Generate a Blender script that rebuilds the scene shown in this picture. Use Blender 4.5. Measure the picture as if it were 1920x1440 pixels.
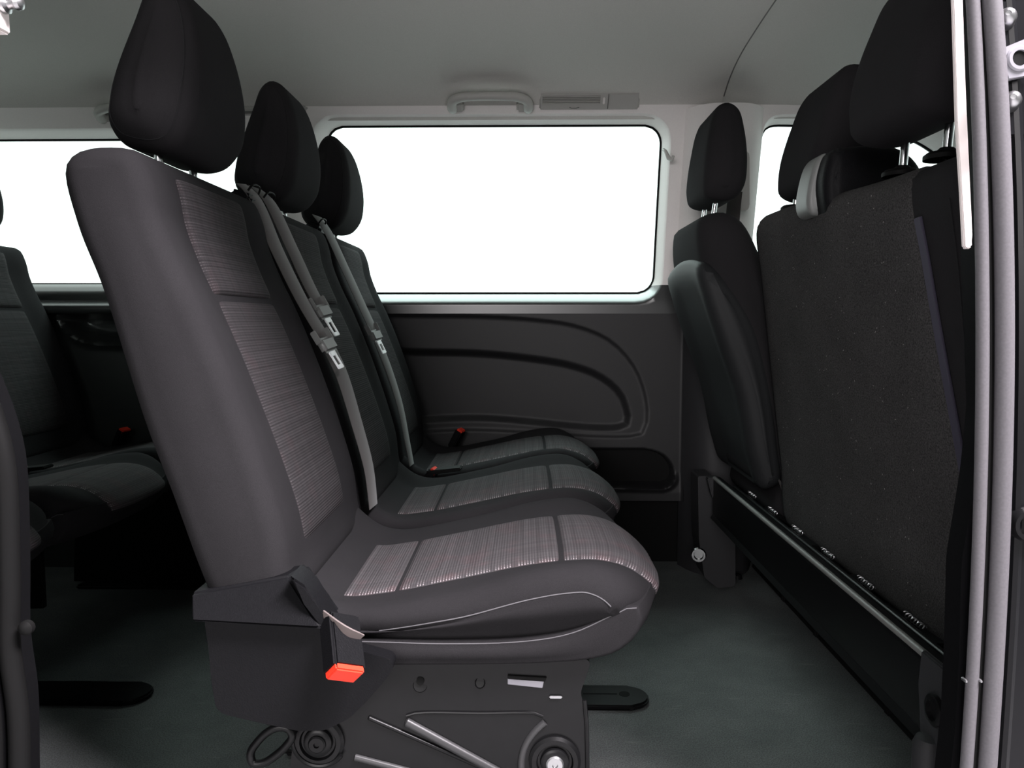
import bpy, bmesh, math, random
import numpy as np
from mathutils import Vector, Matrix, Euler
random.seed(7)
R = math.radians
SC = bpy.context.scene
COL = SC.collection
for o in list(bpy.data.objects): bpy.data.objects.remove(o)

# ------------------------------------------------------------ camera, world, exposure
FPX = 1450.0
cam_d = bpy.data.cameras.new('camera')
cam = bpy.data.objects.new('camera', cam_d); COL.objects.link(cam)
cam.location = (0, 0, .78)
cam.rotation_euler = Euler((R(90 - 4.73), 0, R(.99)), 'XYZ')
cam_d.sensor_width = 36; cam_d.lens = FPX / 1920 * 36
cam_d.clip_start = .02; cam_d.clip_end = 60
SC.camera = cam
w = bpy.data.worlds.new('studio'); SC.world = w; w.use_nodes = True
bgn = w.node_tree.nodes['Background']
bgn.inputs[0].default_value = (1, 1, 1, 1)
bgn.inputs[1].default_value = .5
SC.view_settings.view_transform = 'Standard'
SC.view_settings.look = 'None'
SC.view_settings.gamma = 1
SC.view_settings.use_curve_mapping = False
SC.view_settings.exposure = 0.0

def area(name, loc, target, sx, sy, power, color=(1, 1, 1)):
    l = bpy.data.lights.new(name, 'AREA'); l.shape = 'RECTANGLE'; l.size = sx; l.size_y = sy
    l.energy = power; l.color = color
    o = bpy.data.objects.new(name, l); COL.objects.link(o); o.location = loc
    o.rotation_euler = (Vector(target) - Vector(loc)).to_track_quat('-Z', 'Y').to_euler()
    return o
area('studio_softbox', (1.25, .0, 2.8), (0, 1.2, .45), 1.3, .6, 440, (1.0, .93, .98))
area('front_fill', (-1.5, -4.8, 1.9), (.2, 1.6, .8), 3.0, 2.0, 210, (1.0, .95, .96))  # added fill lamp, brightens the far pillar and rear-facing surfaces
area('overhead_far_fill', (-.5, 4.2, 3.3), (-.4, 1.7, .5), 3.6, 1.5, 150, (.90, 1.0, .99))  # added fill lamp, brightens the rear row through the far windows

RC = cam.rotation_euler.to_matrix()
CL = Vector(cam.location)
def P(u, v, Y):
    """point at depth Y (metres across the van) for a measured place in the photograph"""
    d = RC @ Vector((u - 960, -(v - 720), -FPX))
    return CL + d * (Y / d.y)
def XZ(pts, Y): return [(P(u, v, Y).x, P(u, v, Y).z) for u, v in pts]

# ------------------------------------------------------------ materials
def principled(name):
    m = bpy.data.materials.new(name); m.use_nodes = True
    nt = m.node_tree; b = nt.nodes['Principled BSDF']
    return m, nt, b
def mat(name, col, rough=.6, metal=0.0, spec=.5, noise=0.0, nscale=300.0, bump=0.0, bscale=600.0, bdist=.001, sheen=0.0, coat=0.0, big=0.0):
    m, nt, b = principled(name)
    b.inputs['Base Color'].default_value = (*col, 1)
    b.inputs['Roughness'].default_value = rough
    b.inputs['Metallic'].default_value = metal
    b.inputs['Specular IOR Level'].default_value = spec
    b.inputs['Sheen Weight'].default_value = sheen
    b.inputs['Sheen Roughness'].default_value = .5
    b.inputs['Coat Weight'].default_value = coat
    tc = nt.nodes.new('ShaderNodeTexCoord')
    if noise or big:
        n = nt.nodes.new('ShaderNodeTexNoise'); n.inputs['Scale'].default_value = nscale; n.inputs['Detail'].default_value = 3
        nt.links.new(tc.outputs['Object'], n.inputs['Vector'])
        n2 = nt.nodes.new('ShaderNodeTexNoise'); n2.inputs['Scale'].default_value = 9; n2.inputs['Detail'].default_value = 4
        nt.links.new(tc.outputs['Object'], n2.inputs['Vector'])
        r1 = nt.nodes.new('ShaderNodeMapRange'); r1.inputs[1].default_value = .3; r1.inputs[2].default_value = .7
        r1.inputs[3].default_value = 1 - noise; r1.inputs[4].default_value = 1 + noise
        nt.links.new(n.outputs['Fac'], r1.inputs[0])
        r2 = nt.nodes.new('ShaderNodeMapRange'); r2.inputs[1].default_value = .3; r2.inputs[2].default_value = .7
        r2.inputs[3].default_value = 1 - big; r2.inputs[4].default_value = 1 + big
        nt.links.new(n2.outputs['Fac'], r2.inputs[0])
        mu = nt.nodes.new('ShaderNodeMath'); mu.operation = 'MULTIPLY'
        nt.links.new(r1.outputs[0], mu.inputs[0]); nt.links.new(r2.outputs[0], mu.inputs[1])
        vm = nt.nodes.new('ShaderNodeVectorMath'); vm.operation = 'SCALE'; vm.inputs[0].default_value = col
        nt.links.new(mu.outputs[0], vm.inputs['Scale'])
        nt.links.new(vm.outputs[0], b.inputs['Base Color'])
    if bump:
        n = nt.nodes.new('ShaderNodeTexNoise'); n.inputs['Scale'].default_value = bscale; n.inputs['Detail'].default_value = 2
        nt.links.new(tc.outputs['Object'], n.inputs['Vector'])
        bp = nt.nodes.new('ShaderNodeBump'); bp.inputs['Strength'].default_value = bump; bp.inputs['Distance'].default_value = bdist
        nt.links.new(n.outputs['Fac'], bp.inputs['Height']); nt.links.new(bp.outputs[0], b.inputs['Normal'])
    return m

M = {}
M['fabric'] = mat('charcoal_fabric', (.0178, .0171, .0182), .95, spec=.05, noise=.12, nscale=700, bump=.3, bscale=1400, sheen=.0, big=.06)
M['seam'] = mat('seam_thread', (.012, .012, .013), .8, spec=.2)
M['piping'] = mat('pale_stitching', (.085, .083, .088), .8)
M['carpet'] = mat('backrest_carpet', (.044, .042, .042), 1, spec=.05, noise=.5, nscale=420, bump=.7, bscale=420, bdist=.0015, sheen=.0, big=.1)
M['black_plastic'] = mat('grained_black_plastic', (.0055, .0055, .0063), .5, spec=.08, noise=.1, bump=.35, bscale=520, bdist=.001)
M['door_plastic'] = mat('dark_door_plastic', (.0135, .0135, .0145), .5, spec=.35, noise=.08, bump=.2, bscale=700)
M['shell_plastic'] = mat('dark_grey_shell_plastic', (.016, .017, .018), .6, spec=.2, bump=.1, bscale=700)
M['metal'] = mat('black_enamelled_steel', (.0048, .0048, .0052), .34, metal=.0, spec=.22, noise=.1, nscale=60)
M['gloss_black'] = mat('black_car_paint', (.004, .004, .005), .3, spec=.2)
M['chrome'] = mat('chrome', (.75, .76, .77), .12, metal=1)
M['steel'] = mat('brushed_steel', (.45, .45, .46), .32, metal=1)
M['tongue'] = mat('belt_tongue_metal', (.80, .81, .82), .42, metal=.35)
M['headliner'] = mat('grey_headliner_fabric', (.63, .62, .585), .95, spec=.15, noise=.05, nscale=500, bump=.15, bscale=900)
M['trim_light'] = mat('light_grey_trim_plastic', (.85, .82, .80), .6, spec=.35, noise=.02)
M['trim_pale'] = mat('pale_beige_trim_plastic', (.74, .68, .66), .6, spec=.35)
M['vent'] = mat('ceiling_fitting_plastic', (.47, .465, .44), .5, spec=.4)
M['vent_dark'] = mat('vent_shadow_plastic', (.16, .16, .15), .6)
M['rubber'] = mat('black_rubber', (.006, .006, .006), .6, spec=.08)
M['seal'] = mat('grey_rubber_door_seal', (.092, .088, .095), .62, spec=.25, noise=.08, nscale=400)
M['belt'] = mat('seat_belt_webbing', (.046, .042, .040), .75, spec=.3, noise=.1, nscale=800, sheen=.3)
M['belt_taupe'] = mat('taupe_webbing', (.13, .105, .10), .75)
M['guide'] = mat('grey_belt_plastic', (.13, .135, .13), .45)
M['red'] = mat('red_button_plastic', (.85, .045, .02), .35)
M['paint_silver'] = mat('greyish_primer_paint', (.25, .245, .27), .35, metal=.3)
M['ground'] = mat('studio_concrete', (.60, .60, .60), .8, noise=.06, nscale=20)
M['jamb'] = mat('matt_black_jamb_plastic', (.0045, .0045, .005), .6, spec=.04, noise=.1)
M['belt_trim'] = mat('satin_belt_line_plastic', (.024, .026, .026), .30, spec=1.0)
M['rib'] = mat('lit_enamelled_rib', (.034, .034, .035), .35, spec=.35)  # paler enamel, the ribs' highlight is put into the colour
M['post'] = mat('dark_grey_post_plastic', (.024, .024, .026), .55, spec=.3, bump=.2, bscale=600)
M['dash'] = mat('dashboard_plastic', (.02, .02, .022), .6)

def floor_mat():
    m, nt, b = principled('ribbed_vinyl_floor')
    tc = nt.nodes.new('ShaderNodeTexCoord')
    n = nt.nodes.new('ShaderNodeTexNoise'); n.inputs['Scale'].default_value = 7; n.inputs['Detail'].default_value = 6; n.inputs['Roughness'].default_value = .65
    nt.links.new(tc.outputs['Object'], n.inputs['Vector'])
    n2 = nt.nodes.new('ShaderNodeTexNoise'); n2.inputs['Scale'].default_value = 380; n2.inputs['Detail'].default_value = 2
    nt.links.new(tc.outputs['Object'], n2.inputs['Vector'])
    cr = nt.nodes.new('ShaderNodeValToRGB')
    cr.color_ramp.elements[0].position = .3; cr.color_ramp.elements[0].color = (.075, .083, .082, 1)
    cr.color_ramp.elements[1].position = .75; cr.color_ramp.elements[1].color = (.125, .133, .130, 1)
    nt.links.new(n.outputs['Fac'], cr.inputs[0])
    # scuffs: thin stretched noise
    mp = nt.nodes.new('ShaderNodeMapping'); mp.inputs['Scale'].default_value = (5, 34, 1); mp.inputs['Rotation'].default_value = (0, 0, .35)
    nt.links.new(tc.outputs['Object'], mp.inputs[0])
    n3 = nt.nodes.new('ShaderNodeTexNoise'); n3.inputs['Scale'].default_value = 2.2; n3.inputs['Detail'].default_value = 7
    nt.links.new(mp.outputs[0], n3.inputs['Vector'])
    r3 = nt.nodes.new('ShaderNodeMapRange'); r3.inputs[1].default_value = .64; r3.inputs[2].default_value = .72; r3.inputs[4].default_value = .30
    nt.links.new(n3.outputs['Fac'], r3.inputs[0])
    r2 = nt.nodes.new('ShaderNodeMapRange'); r2.inputs[1].default_value = .35; r2.inputs[2].default_value = .65; r2.inputs[3].default_value = .65; r2.inputs[4].default_value = 1.4
    nt.links.new(n2.outputs['Fac'], r2.inputs[0])
    sc = nt.nodes.new('ShaderNodeVectorMath'); sc.operation = 'SCALE'
    nt.links.new(cr.outputs[0], sc.inputs[0]); nt.links.new(r2.outputs[0], sc.inputs['Scale'])
    mx = nt.nodes.new('ShaderNodeMix'); mx.data_type = 'RGBA'
    nt.links.new(r3.outputs[0], mx.inputs[0]); nt.links.new(sc.outputs[0], mx.inputs[6]); mx.inputs[7].default_value = (.24, .235, .225, 1)
    nt.links.new(mx.outputs[2], b.inputs['Base Color'])
    b.inputs['Roughness'].default_value = .62; b.inputs['Specular IOR Level'].default_value = .35
    bp = nt.nodes.new('ShaderNodeBump'); bp.inputs['Strength'].default_value = .5; bp.inputs['Distance'].default_value = .001
    nt.links.new(n2.outputs['Fac'], bp.inputs['Height']); nt.links.new(bp.outputs[0], b.inputs['Normal'])
    return m
M['floor'] = floor_mat()

def pattern_mat(name, dash_k=1.0, red_k=1.0, lum=1.0):
    """woven seat inlay: fine ribs, faint plaid, dull red threads, pale dashes towards u = 0"""
    m, nt, b = principled(name)
    N = nt.nodes.new; L = nt.links.new
    uv = N('ShaderNodeUVMap'); uv.uv_map = 'uv'
    sp = N('ShaderNodeSeparateXYZ'); L(uv.outputs[0], sp.inputs[0])
    def math_(op, a, c=None, d=None):
        n = N('ShaderNodeMath'); n.operation = op
        for i, q in enumerate((a, c, d)):
            if q is None: continue
            if isinstance(q, (int, float)): n.inputs[i].default_value = q
            else: L(q, n.inputs[i])
        return n.outputs[0]
    def rng(v, a, c, lo, hi):
        n = N('ShaderNodeMapRange'); L(v, n.inputs[0])
        for i, q in zip((1, 2, 3, 4), (a, c, lo, hi)): n.inputs[i].default_value = q
        return n.outputs[0]
    def noise(su, sv, scale=1, det=2):
        mp = N('ShaderNodeMapping'); mp.inputs['Scale'].default_value = (su, sv, 1); L(uv.outputs[0], mp.inputs[0])
        n = N('ShaderNodeTexNoise'); n.inputs['Scale'].default_value = scale; n.inputs['Detail'].default_value = det; L(mp.outputs[0], n.inputs['Vector'])
        return n.outputs['Fac']
    U, V = sp.outputs[0], sp.outputs[1]
    rib_v = math_('SINE', math_('MULTIPLY', V, 2 * math.pi / .0042))     # ribs along the weft
    rib_u = math_('SINE', math_('MULTIPLY', U, 2 * math.pi / .0030))
    plaid_v = noise(3, 230, 1, 1)                                         # bands across
    plaid_u = noise(150, 3, 1, 1)
    near = rng(U, 0, .10, 1, 0)
    near2 = math_('POWER', near, 3.0)
    base = rng(rib_v, -1, 1, .86 * lum, 1.12 * lum)
    base = math_('MULTIPLY', base, rng(rib_u, -1, 1, .93, 1.07))
    base = math_('MULTIPLY', base, rng(plaid_v, .3, .7, .84, 1.16))
    base = math_('MULTIPLY', base, rng(plaid_u, .3, .7, .90, 1.1))
    # pale dashes
    dash = math_('GREATER_THAN', rib_v, .25)
    gap = math_('GREATER_THAN', noise(.5, 95, 1, 0), .43)
    row = math_('GREATER_THAN', math_('SINE', math_('MULTIPLY', U, 2 * math.pi / .0055)), -.35)
    dd = math_('MULTIPLY', math_('MULTIPLY', dash, gap), row)
    edge = rng(U, .0, .026, 1.0 * dash_k, .16 * dash_k)
    edge = math_('MULTIPLY', edge, rng(U, .03, .10, 1.0, .0))
    dd = math_('MULTIPLY', dd, math_('POWER', edge, 1.7))
    red = rng(noise(26, 20, 1, 3), .5, .66, 0, 1)
    red = math_('MULTIPLY', red, rng(U, .02, .14, .55 * red_k, .25 * red_k))
    c0 = N('ShaderNodeMix'); c0.data_type = 'RGBA'; L(red, c0.inputs[0])
    c0.inputs[6].default_value = (.053, .0495, .0515, 1); c0.inputs[7].default_value = (.076, .050, .053, 1)
    s = N('ShaderNodeVectorMath'); s.operation = 'SCALE'; L(c0.outputs[2], s.inputs[0]); L(base, s.inputs['Scale'])
    c1 = N('ShaderNodeMix'); c1.data_type = 'RGBA'; L(dd, c1.inputs[0]); L(s.outputs[0], c1.inputs[6]); c1.inputs[7].default_value = (.50, .45, .46, 1)
    L(c1.outputs[2], b.inputs['Base Color'])
    b.inputs['Roughness'].default_value = .9; b.inputs['Specular IOR Level'].default_value = .06
    bp = N('ShaderNodeBump'); bp.inputs['Strength'].default_value = .35; bp.inputs['Distance'].default_value = .0006
    L(rib_v, bp.inputs['Height']); L(bp.outputs[0], b.inputs['Normal'])
    return m
M['inlay'] = pattern_mat('woven_plaid_inlay')
M['inlay_back'] = pattern_mat('woven_backrest_inlay', .25, .5, .55)

def glass_mat(name, tint, refl=.06):
    m = bpy.data.materials.new(name); m.use_nodes = True; nt = m.node_tree
    nt.nodes.clear()
    out = nt.nodes.new('ShaderNodeOutputMaterial'); t = nt.nodes.new('ShaderNodeBsdfTransparent'); t.inputs[0].default_value = (*tint, 1)
    g = nt.nodes.new('ShaderNodeBsdfGlossy'); g.inputs['Roughness'].default_value = .02
    mx = nt.nodes.new('ShaderNodeMixShader'); mx.inputs[0].default_value = refl
    nt.links.new(t.outputs[0], mx.inputs[1]); nt.links.new(g.outputs[0], mx.inputs[2]); nt.links.new(mx.outputs[0], out.inputs[0])
    return m
M['glass'] = glass_mat('window_glass', (.93, .99, .975), .04)
M['glass_green'] = glass_mat('green_tinted_glass', (.90, .955, .935), .04)
M['glass_dark'] = glass_mat('privacy_glass', (.55, .60, .58))

# ------------------------------------------------------------ helpers
def tag(o, label=None, cat=None, group=None, kind=None):
    if label: o['label'] = label
    if cat: o['category'] = cat
    if group: o['group'] = group
    if kind: o['kind'] = kind
    return o
def empty(name, loc, label=None, cat=None, group=None):
    o = bpy.data.objects.new(name, None); COL.objects.link(o); o.location = loc; o.empty_display_size = .05
    return tag(o, label, cat, group)
def finish(bm, name, m, parent=None, smooth=True, sharp=40):
    bmesh.ops.remove_doubles(bm, verts=bm.verts, dist=1e-6)
    bmesh.ops.recalc_face_normals(bm, faces=bm.faces)
    me = bpy.data.meshes.new(name); bm.to_mesh(me); bm.free()
    o = bpy.data.objects.new(name, me); COL.objects.link(o)
    me.materials.append(m)
    if smooth:
        for p in me.polygons: p.use_smooth = True
        try: me.set_sharp_from_angle(angle=R(sharp))
        except Exception: pass
    if parent:
        o.parent = parent; o.matrix_parent_inverse = Matrix.Translation(-world_loc(parent))
    return o
def world_loc(o):
    # parents only ever translate
    l = Vector(o.location)
    if o.parent: l = l + o.matrix_parent_inverse.translation + world_loc(o.parent)
    return l
def interp(x, tab):
    if x <= tab[0][0]: return tab[0][1]
    for (a, b), (c, d) in zip(tab, tab[1:]):
        if x <= c: return b + (d - b) * (x - a) / (c - a)
    return tab[-1][1]
def sst(a, b, x):
    t = max(0, min(1, (x - a) / (b - a))); return t * t * (3 - 2 * t)

def catmull(pts, n, closed=True):
    pts = [np.array(p, float) for p in pts]; k = len(pts); dense = []
    rngk = range(k) if closed else range(k - 1)
    for i in rngk:
        if closed: p0, p1, p2, p3 = pts[i - 1], pts[i], pts[(i + 1) % k], pts[(i + 2) % k]
        else: p0, p1, p2, p3 = pts[max(0, i - 1)], pts[i], pts[i + 1], pts[min(k - 1, i + 2)]
        # centripetal parameterisation
        def dt(a, b): return max(1e-5, float(np.linalg.norm(b - a)) ** .5)
        t0 = 0; t1 = t0 + dt(p0, p1); t2 = t1 + dt(p1, p2); t3 = t2 + dt(p2, p3)
        for j in range(14):
            t = t1 + (t2 - t1) * j / 14
            A1 = (t1 - t) / (t1 - t0) * p0 + (t - t0) / (t1 - t0) * p1
            A2 = (t2 - t) / (t2 - t1) * p1 + (t - t1) / (t2 - t1) * p2
            A3 = (t3 - t) / (t3 - t2) * p2 + (t - t2) / (t3 - t2) * p3
            B1 = (t2 - t) / (t2 - t0) * A1 + (t - t0) / (t2 - t0) * A2
            B2 = (t3 - t) / (t3 - t1) * A2 + (t - t1) / (t3 - t1) * A3
            dense.append((t2 - t) / (t2 - t1) * B1 + (t - t1) / (t2 - t1) * B2)
    if not closed: dense.append(pts[-1])
    D = np.array(dense + ([dense[0]] if closed else []))
    seg = np.r_[0, np.cumsum(np.linalg.norm(np.diff(D, axis=0), axis=1))]
    q = np.linspace(0, seg[-1], n + 1 if closed else n)
    res = np.stack([np.interp(q, seg, D[:, i]) for i in range(D.shape[1])], 1)
    return res[:-1] if closed else res

class Pillow:
    """soft body: an XZ outline carried across Y with rounded ends"""
    def __init__(s, prof, y0, y1, r, disp=None, warp=None, n=84, bulge=.004):
        p = catmull(prof, n)
        a = sum(p[i][0] * p[(i + 1) % n][1] - p[(i + 1) % n][0] * p[i][1] for i in range(n))
        if a < 0: p = p[::-1]
        s.p = p; s.n = n
        t = np.roll(p, -1, 0) - np.roll(p, 1, 0); t /= np.linalg.norm(t, axis=1)[:, None]
        s.nm = np.stack([t[:, 1], -t[:, 0]], 1)
        s.y0, s.y1, s.r, s.disp, s.warp, s.bulge = y0, y1, r, disp, warp, bulge
        s.c = s.p.mean(0); u_, sv, vt = np.linalg.svd(s.p - s.c); s.ax = vt
        s.he = np.abs((s.p - s.c) @ vt.T).max(0); s.pca = False
        s.len = float(np.linalg.norm(np.roll(p, -1, 0) - p, axis=1).sum())
    def at(s, i, y, off=0.0, inset=0.0):
        """i: float index on the outline"""
        i0 = int(math.floor(i)) % s.n; f = i - math.floor(i); i1 = (i0 + 1) % s.n
        p = s.p[i0] * (1 - f) + s.p[i1] * f; nm = s.nm[i0] * (1 - f) + s.nm[i1] * f
        if s.pca and inset:
            q = s.ax @ (p - s.c); q = q * (1 - np.minimum(inset / s.he, .9)); x, z = s.c + s.ax.T @ q
        else: x, z = p - nm * inset
        if s.disp:
            dx, dz = s.disp(x, y, z, nm[0], nm[1]); x += dx; z += dz
        x += nm[0] * off; z += nm[1] * off
        v = (x, y, z)
        return s.warp(*v) if s.warp else v
    def idx(s, x, z):
        d = (s.p[:, 0] - x) ** 2 + (s.p[:, 1] - z) ** 2
        return int(d.argmin())
    def stations(s, ny, nr):
        st = [(s.y0 + s.r * (1 - math.cos(k / nr * math.pi / 2)), s.r * (1 - math.sin(k / nr * math.pi / 2))) for k in range(nr + 1)]
        mid = [(s.y0 + s.r + (s.y1 - s.y0 - 2 * s.r) * k / ny, 0) for k in range(1, ny)]
        en = [(s.y1 - a + s.y0, b) for a, b in reversed(st)]
        return st + mid + en
    def build(s, name, m, parent, ny=16, nr=7):
        bm = bmesh.new(); rings = []
        st = s.stations(ny, nr)
        for y, ins in st:
            rings.append([bm.verts.new(s.at(i, y, 0, ins)) for i in range(s.n)])
        for A, B in zip(rings, rings[1:]):
            for i in range(s.n): bm.faces.new((A[i], A[(i + 1) % s.n], B[(i + 1) % s.n], B[i]))
        i0 = int(((s.p - s.c) @ s.ax[0]).argmax()); N = s.n; H = N // 2; K = 6
        for ring, sg, yy in ((rings[0], -1, st[0][0]), (rings[-1], 1, st[-1][0])):
            w0, s.warp = s.warp, None
            raw = [s.at(i, yy, 0, s.r) for i in range(N)]; s.warp = w0
            rows = []
            for k in range(H + 1):
                a_, b_ = (i0 + k) % N, (i0 - k) % N
                if a_ == b_: rows.append([ring[a_]] * (K + 1)); continue
                pa, pb = Vector(raw[a_]), Vector(raw[b_]); row = [ring[a_]]
                e_ = math.sin(math.pi * k / H)
                for q in range(1, K):
                    t = q / K; v = pa.lerp(pb, t); v.y += sg * s.bulge * e_ * (1 - (2 * t - 1) ** 2)
                    row.append(bm.verts.new(s.warp(*v) if s.warp else v))
                rows.append(row + [ring[b_]])
            for A, B in zip(rows, rows[1:]):
                for q in range(K):
                    vs = []
                    for v in (A[q], A[q + 1], B[q + 1], B[q]):
                        if v not in vs: vs.append(v)
                    if len(vs) > 2: bm.faces.new(vs)
        return finish(bm, name, m, parent, sharp=60)
    def patch(s, name, m, parent, i0, i1, ya, yb, h=.006, nu=22, nv=40, pw=9, flip_u=False):
        bm = bmesh.new(); uvl = bm.loops.layers.uv.new('uv'); g = []; L = s.len / s.n
        for a in range(nv + 1):
            row = []
            for b in range(nu + 1):
                fa, fb = a / nv, b / nu
                e = (1 - abs(2 * fa - 1) ** (pw * 2.2)) * (1 - abs(2 * fb - 1) ** pw)
                row.append(bm.verts.new(s.at(i0 + (i1 - i0) * fa, ya + (yb - ya) * fb, -.005 + (h + .005) * max(0, e) ** .5)))
            g.append(row)
        for a in range(nv):
            for b in range(nu):
                f = bm.faces.new((g[a][b], g[a][b + 1], g[a + 1][b + 1], g[a + 1][b]))
                for lp, (aa, bb) in zip(f.loops, ((a, b), (a, b + 1), (a + 1, b + 1), (a + 1, b))):
                    uu = (yb - ya) * bb / nu
                    lp[uvl].uv = ((yb - ya) - uu if flip_u else uu, (i0 + (i1 - i0) * aa / nv) * L)
        me = bpy.data.meshes.new(name); bm.to_mesh(me); bm.free(); me.materials.append(m)
        for p in me.polygons: p.use_smooth = True
        o = bpy.data.objects.new(name, me); COL.objects.link(o)
        if parent: o.parent = parent; o.matrix_parent_inverse = Matrix.Translation(-world_loc(parent))
        return o
    def seam_y(s, i0, i1, y, ins=0.0, off=.0005):      # a seam running along the outline at one y
        k = max(3, int(abs(i1 - i0)))
        return [s.at(i0 + (i1 - i0) * t / k, y, off, ins) for t in range(k + 1)]

def frame(a, b, up):
    t = (b - a).normalized(); x = up - t * up.dot(t)
    if x.length < 1e-5: x = t.orthogonal()
    x.normalize(); return t, x, t.cross(x)
def tube_bm(bm, pts, r, seg=8, closed=False, sy=1.0):
    pts = [Vector(p) for p in pts]; n = len(pts); rings = []; up = None
    for i, p in enumerate(pts):
        if closed: t = (pts[(i + 1) % n] - pts[i - 1])
        else: t = pts[min(n - 1, i + 1)] - pts[max(0, i - 1)]
        t.normalize()
        if up is None: up = t.orthogonal().normalized()
        up = (up - t * up.dot(t)); up.normalize(); w_ = t.cross(up)
        rr = r[i] if isinstance(r, (list, tuple)) else r
        rings.append([bm.verts.new(p + up * math.cos(k / seg * 2 * math.pi) * rr + w_ * math.sin(k / seg * 2 * math.pi) * rr * sy) for k in range(seg)])
    rg = range(n) if closed else range(n - 1)
    for i in rg:
        A, B = rings[i], rings[(i + 1) % n]
        for k in range(seg): bm.faces.new((A[k], A[(k + 1) % seg], B[(k + 1) % seg], B[k]))
    if not closed:
        bm.faces.new(rings[0][::-1]); bm.faces.new(rings[-1])
def tube(name, pts, r, m, parent=None, seg=8, closed=False, sm=0):
    if sm: pts = [tuple(p) for p in catmull([tuple(p) for p in pts], sm, closed)]
    bm = bmesh.new(); tube_bm(bm, pts, r, seg, closed); return finish(bm, name, m, parent)
def revolve_bm(bm, a, b, prof, seg=24):
    """prof: list of (distance along a->b in metres, radius)"""
    a, b = Vector(a), Vector(b); t = (b - a).normalized(); u_ = t.orthogonal().normalized(); w_ = t.cross(u_); rings = []
    for d, r in prof:
        if r < 1e-6: rings.append([bm.verts.new(a + t * d)] * seg); continue
        rings.append([bm.verts.new(a + t * d + (u_ * math.cos(k / seg * 2 * math.pi) + w_ * math.sin(k / seg * 2 * math.pi)) * r) for k in range(seg)])
    for A, B in zip(rings, rings[1:]):
        for k in range(seg):
            vs = []
            for v in (A[k], A[(k + 1) % seg], B[(k + 1) % seg], B[k]):
                if v not in vs: vs.append(v)
            if len(vs) > 2: bm.faces.new(vs)
def revolve(name, a, b, prof, m, parent=None, seg=24):
    bm = bmesh.new(); revolve_bm(bm, a, b, prof, seg); return finish(bm, name, m, parent, sharp=35)
def prism_bm(bm, poly, d0, d1, axis='Y', bev=.003, seg=2):
    """poly in the plane across axis: Y -> (x,z), X -> (y,z), Z -> (x,y)"""
    def mk(p, d):
        if axis == 'Y': return (p[0], d, p[1])
        if axis == 'X': return (d, p[0], p[1])
        return (p[0], p[1], d)
    A = [bm.verts.new(mk(p, d0)) for p in poly]; B = [bm.verts.new(mk(p, d1)) for p in poly]; n = len(poly)
    fs = [bm.faces.new(A), bm.faces.new(B[::-1])]
    for i in range(n): fs.append(bm.faces.new((A[i], B[i], B[(i + 1) % n], A[(i + 1) % n])))
    if bev:
        es = [e for e in set(e for f in fs for e in f.edges)]
        bmesh.ops.bevel(bm, geom=es, offset=bev, segments=seg, affect='EDGES', clamp_overlap=True)
def prism(name, poly, d0, d1, m, parent=None, axis='Y', bev=.003, seg=2, rnd=0):
    if rnd: poly = [tuple(q) for q in round_poly(poly, rnd)]
    bm = bmesh.new(); prism_bm(bm, poly, d0, d1, axis, bev, seg); return finish(bm, name, m, parent, sharp=50)
def round_poly(poly, r, seg=5):
    out = []; n = len(poly)
    for i in range(n):
        p0, p1, p2 = (np.array(poly[j % n], float) for j in (i - 1, i, i + 1))
        rr = r[i] if isinstance(r, (list, tuple)) else r
        a = p0 - p1; b = p2 - p1; la, lb = np.linalg.norm(a), np.linalg.norm(b)
        q = min(rr, la * .48, lb * .48)
        if q < 1e-5: out.append(p1); continue
        A = p1 + a / la * q; B = p1 + b / lb * q
        for k in range(seg + 1):
            t = k / seg; out.append((1 - t) ** 2 * A + 2 * t * (1 - t) * p1 + t * t * B)
    return out
def box_bm(bm, c, size, bev=.003, rot=None, seg=2):
    b2 = bmesh.new(); bmesh.ops.create_cube(b2, size=1)
    bmesh.ops.scale(b2, vec=size, verts=b2.verts)
    if bev: bmesh.ops.bevel(b2, geom=list(b2.edges), offset=min(bev, min(size) * .45), segments=seg, affect='EDGES')
    mtx = Matrix.Translation(Vector(c)) @ (rot.to_4x4() if rot is not None else Matrix.Identity(4))
    bmesh.ops.transform(b2, matrix=mtx, verts=b2.verts)
    me = bpy.data.meshes.new('t'); b2.to_mesh(me); b2.free(); bm.from_mesh(me); bpy.data.meshes.remove(me)
def box(name, c, size, m, parent=None, bev=.003, rot=None, seg=2):
    bm = bmesh.new(); box_bm(bm, c, size, bev, rot, seg); return finish(bm, name, m, parent)
def ribbon(name, pts, wd, width, th, m, parent=None, sm=0):
    """flat strap along pts; wd = width direction (vector or list)"""
    if sm: pts = [Vector(tuple(p)) for p in catmull([tuple(p) for p in pts], sm, False)]
    pts = [Vector(p) for p in pts]; n = len(pts); bm = bmesh.new(); rings = []
    for i, p in enumerate(pts):
        t = (pts[min(n - 1, i + 1)] - pts[max(0, i - 1)]).normalized()
        ww = Vector(wd[0]).lerp(Vector(wd[1]), i / (n - 1)) if isinstance(wd, list) else Vector(wd)
        ww = (ww - t * ww.dot(t)).normalized(); nn = t.cross(ww)
        h, g = width / 2, th / 2
        rings.append([bm.verts.new(p + ww * a + nn * b) for a, b in ((-h, -g * .4), (-h * .95, -g), (h * .95, -g), (h, -g * .4), (h, g * .4), (h * .95, g), (-h * .95, g), (-h, g * .4))])
    for A, B in zip(rings, rings[1:]):
        for k in range(8): bm.faces.new((A[k], A[(k + 1) % 8], B[(k + 1) % 8], B[k]))
    bm.faces.new(rings[0]); bm.faces.new(rings[-1])
    return finish(bm, name, m, parent, sharp=50)
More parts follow.
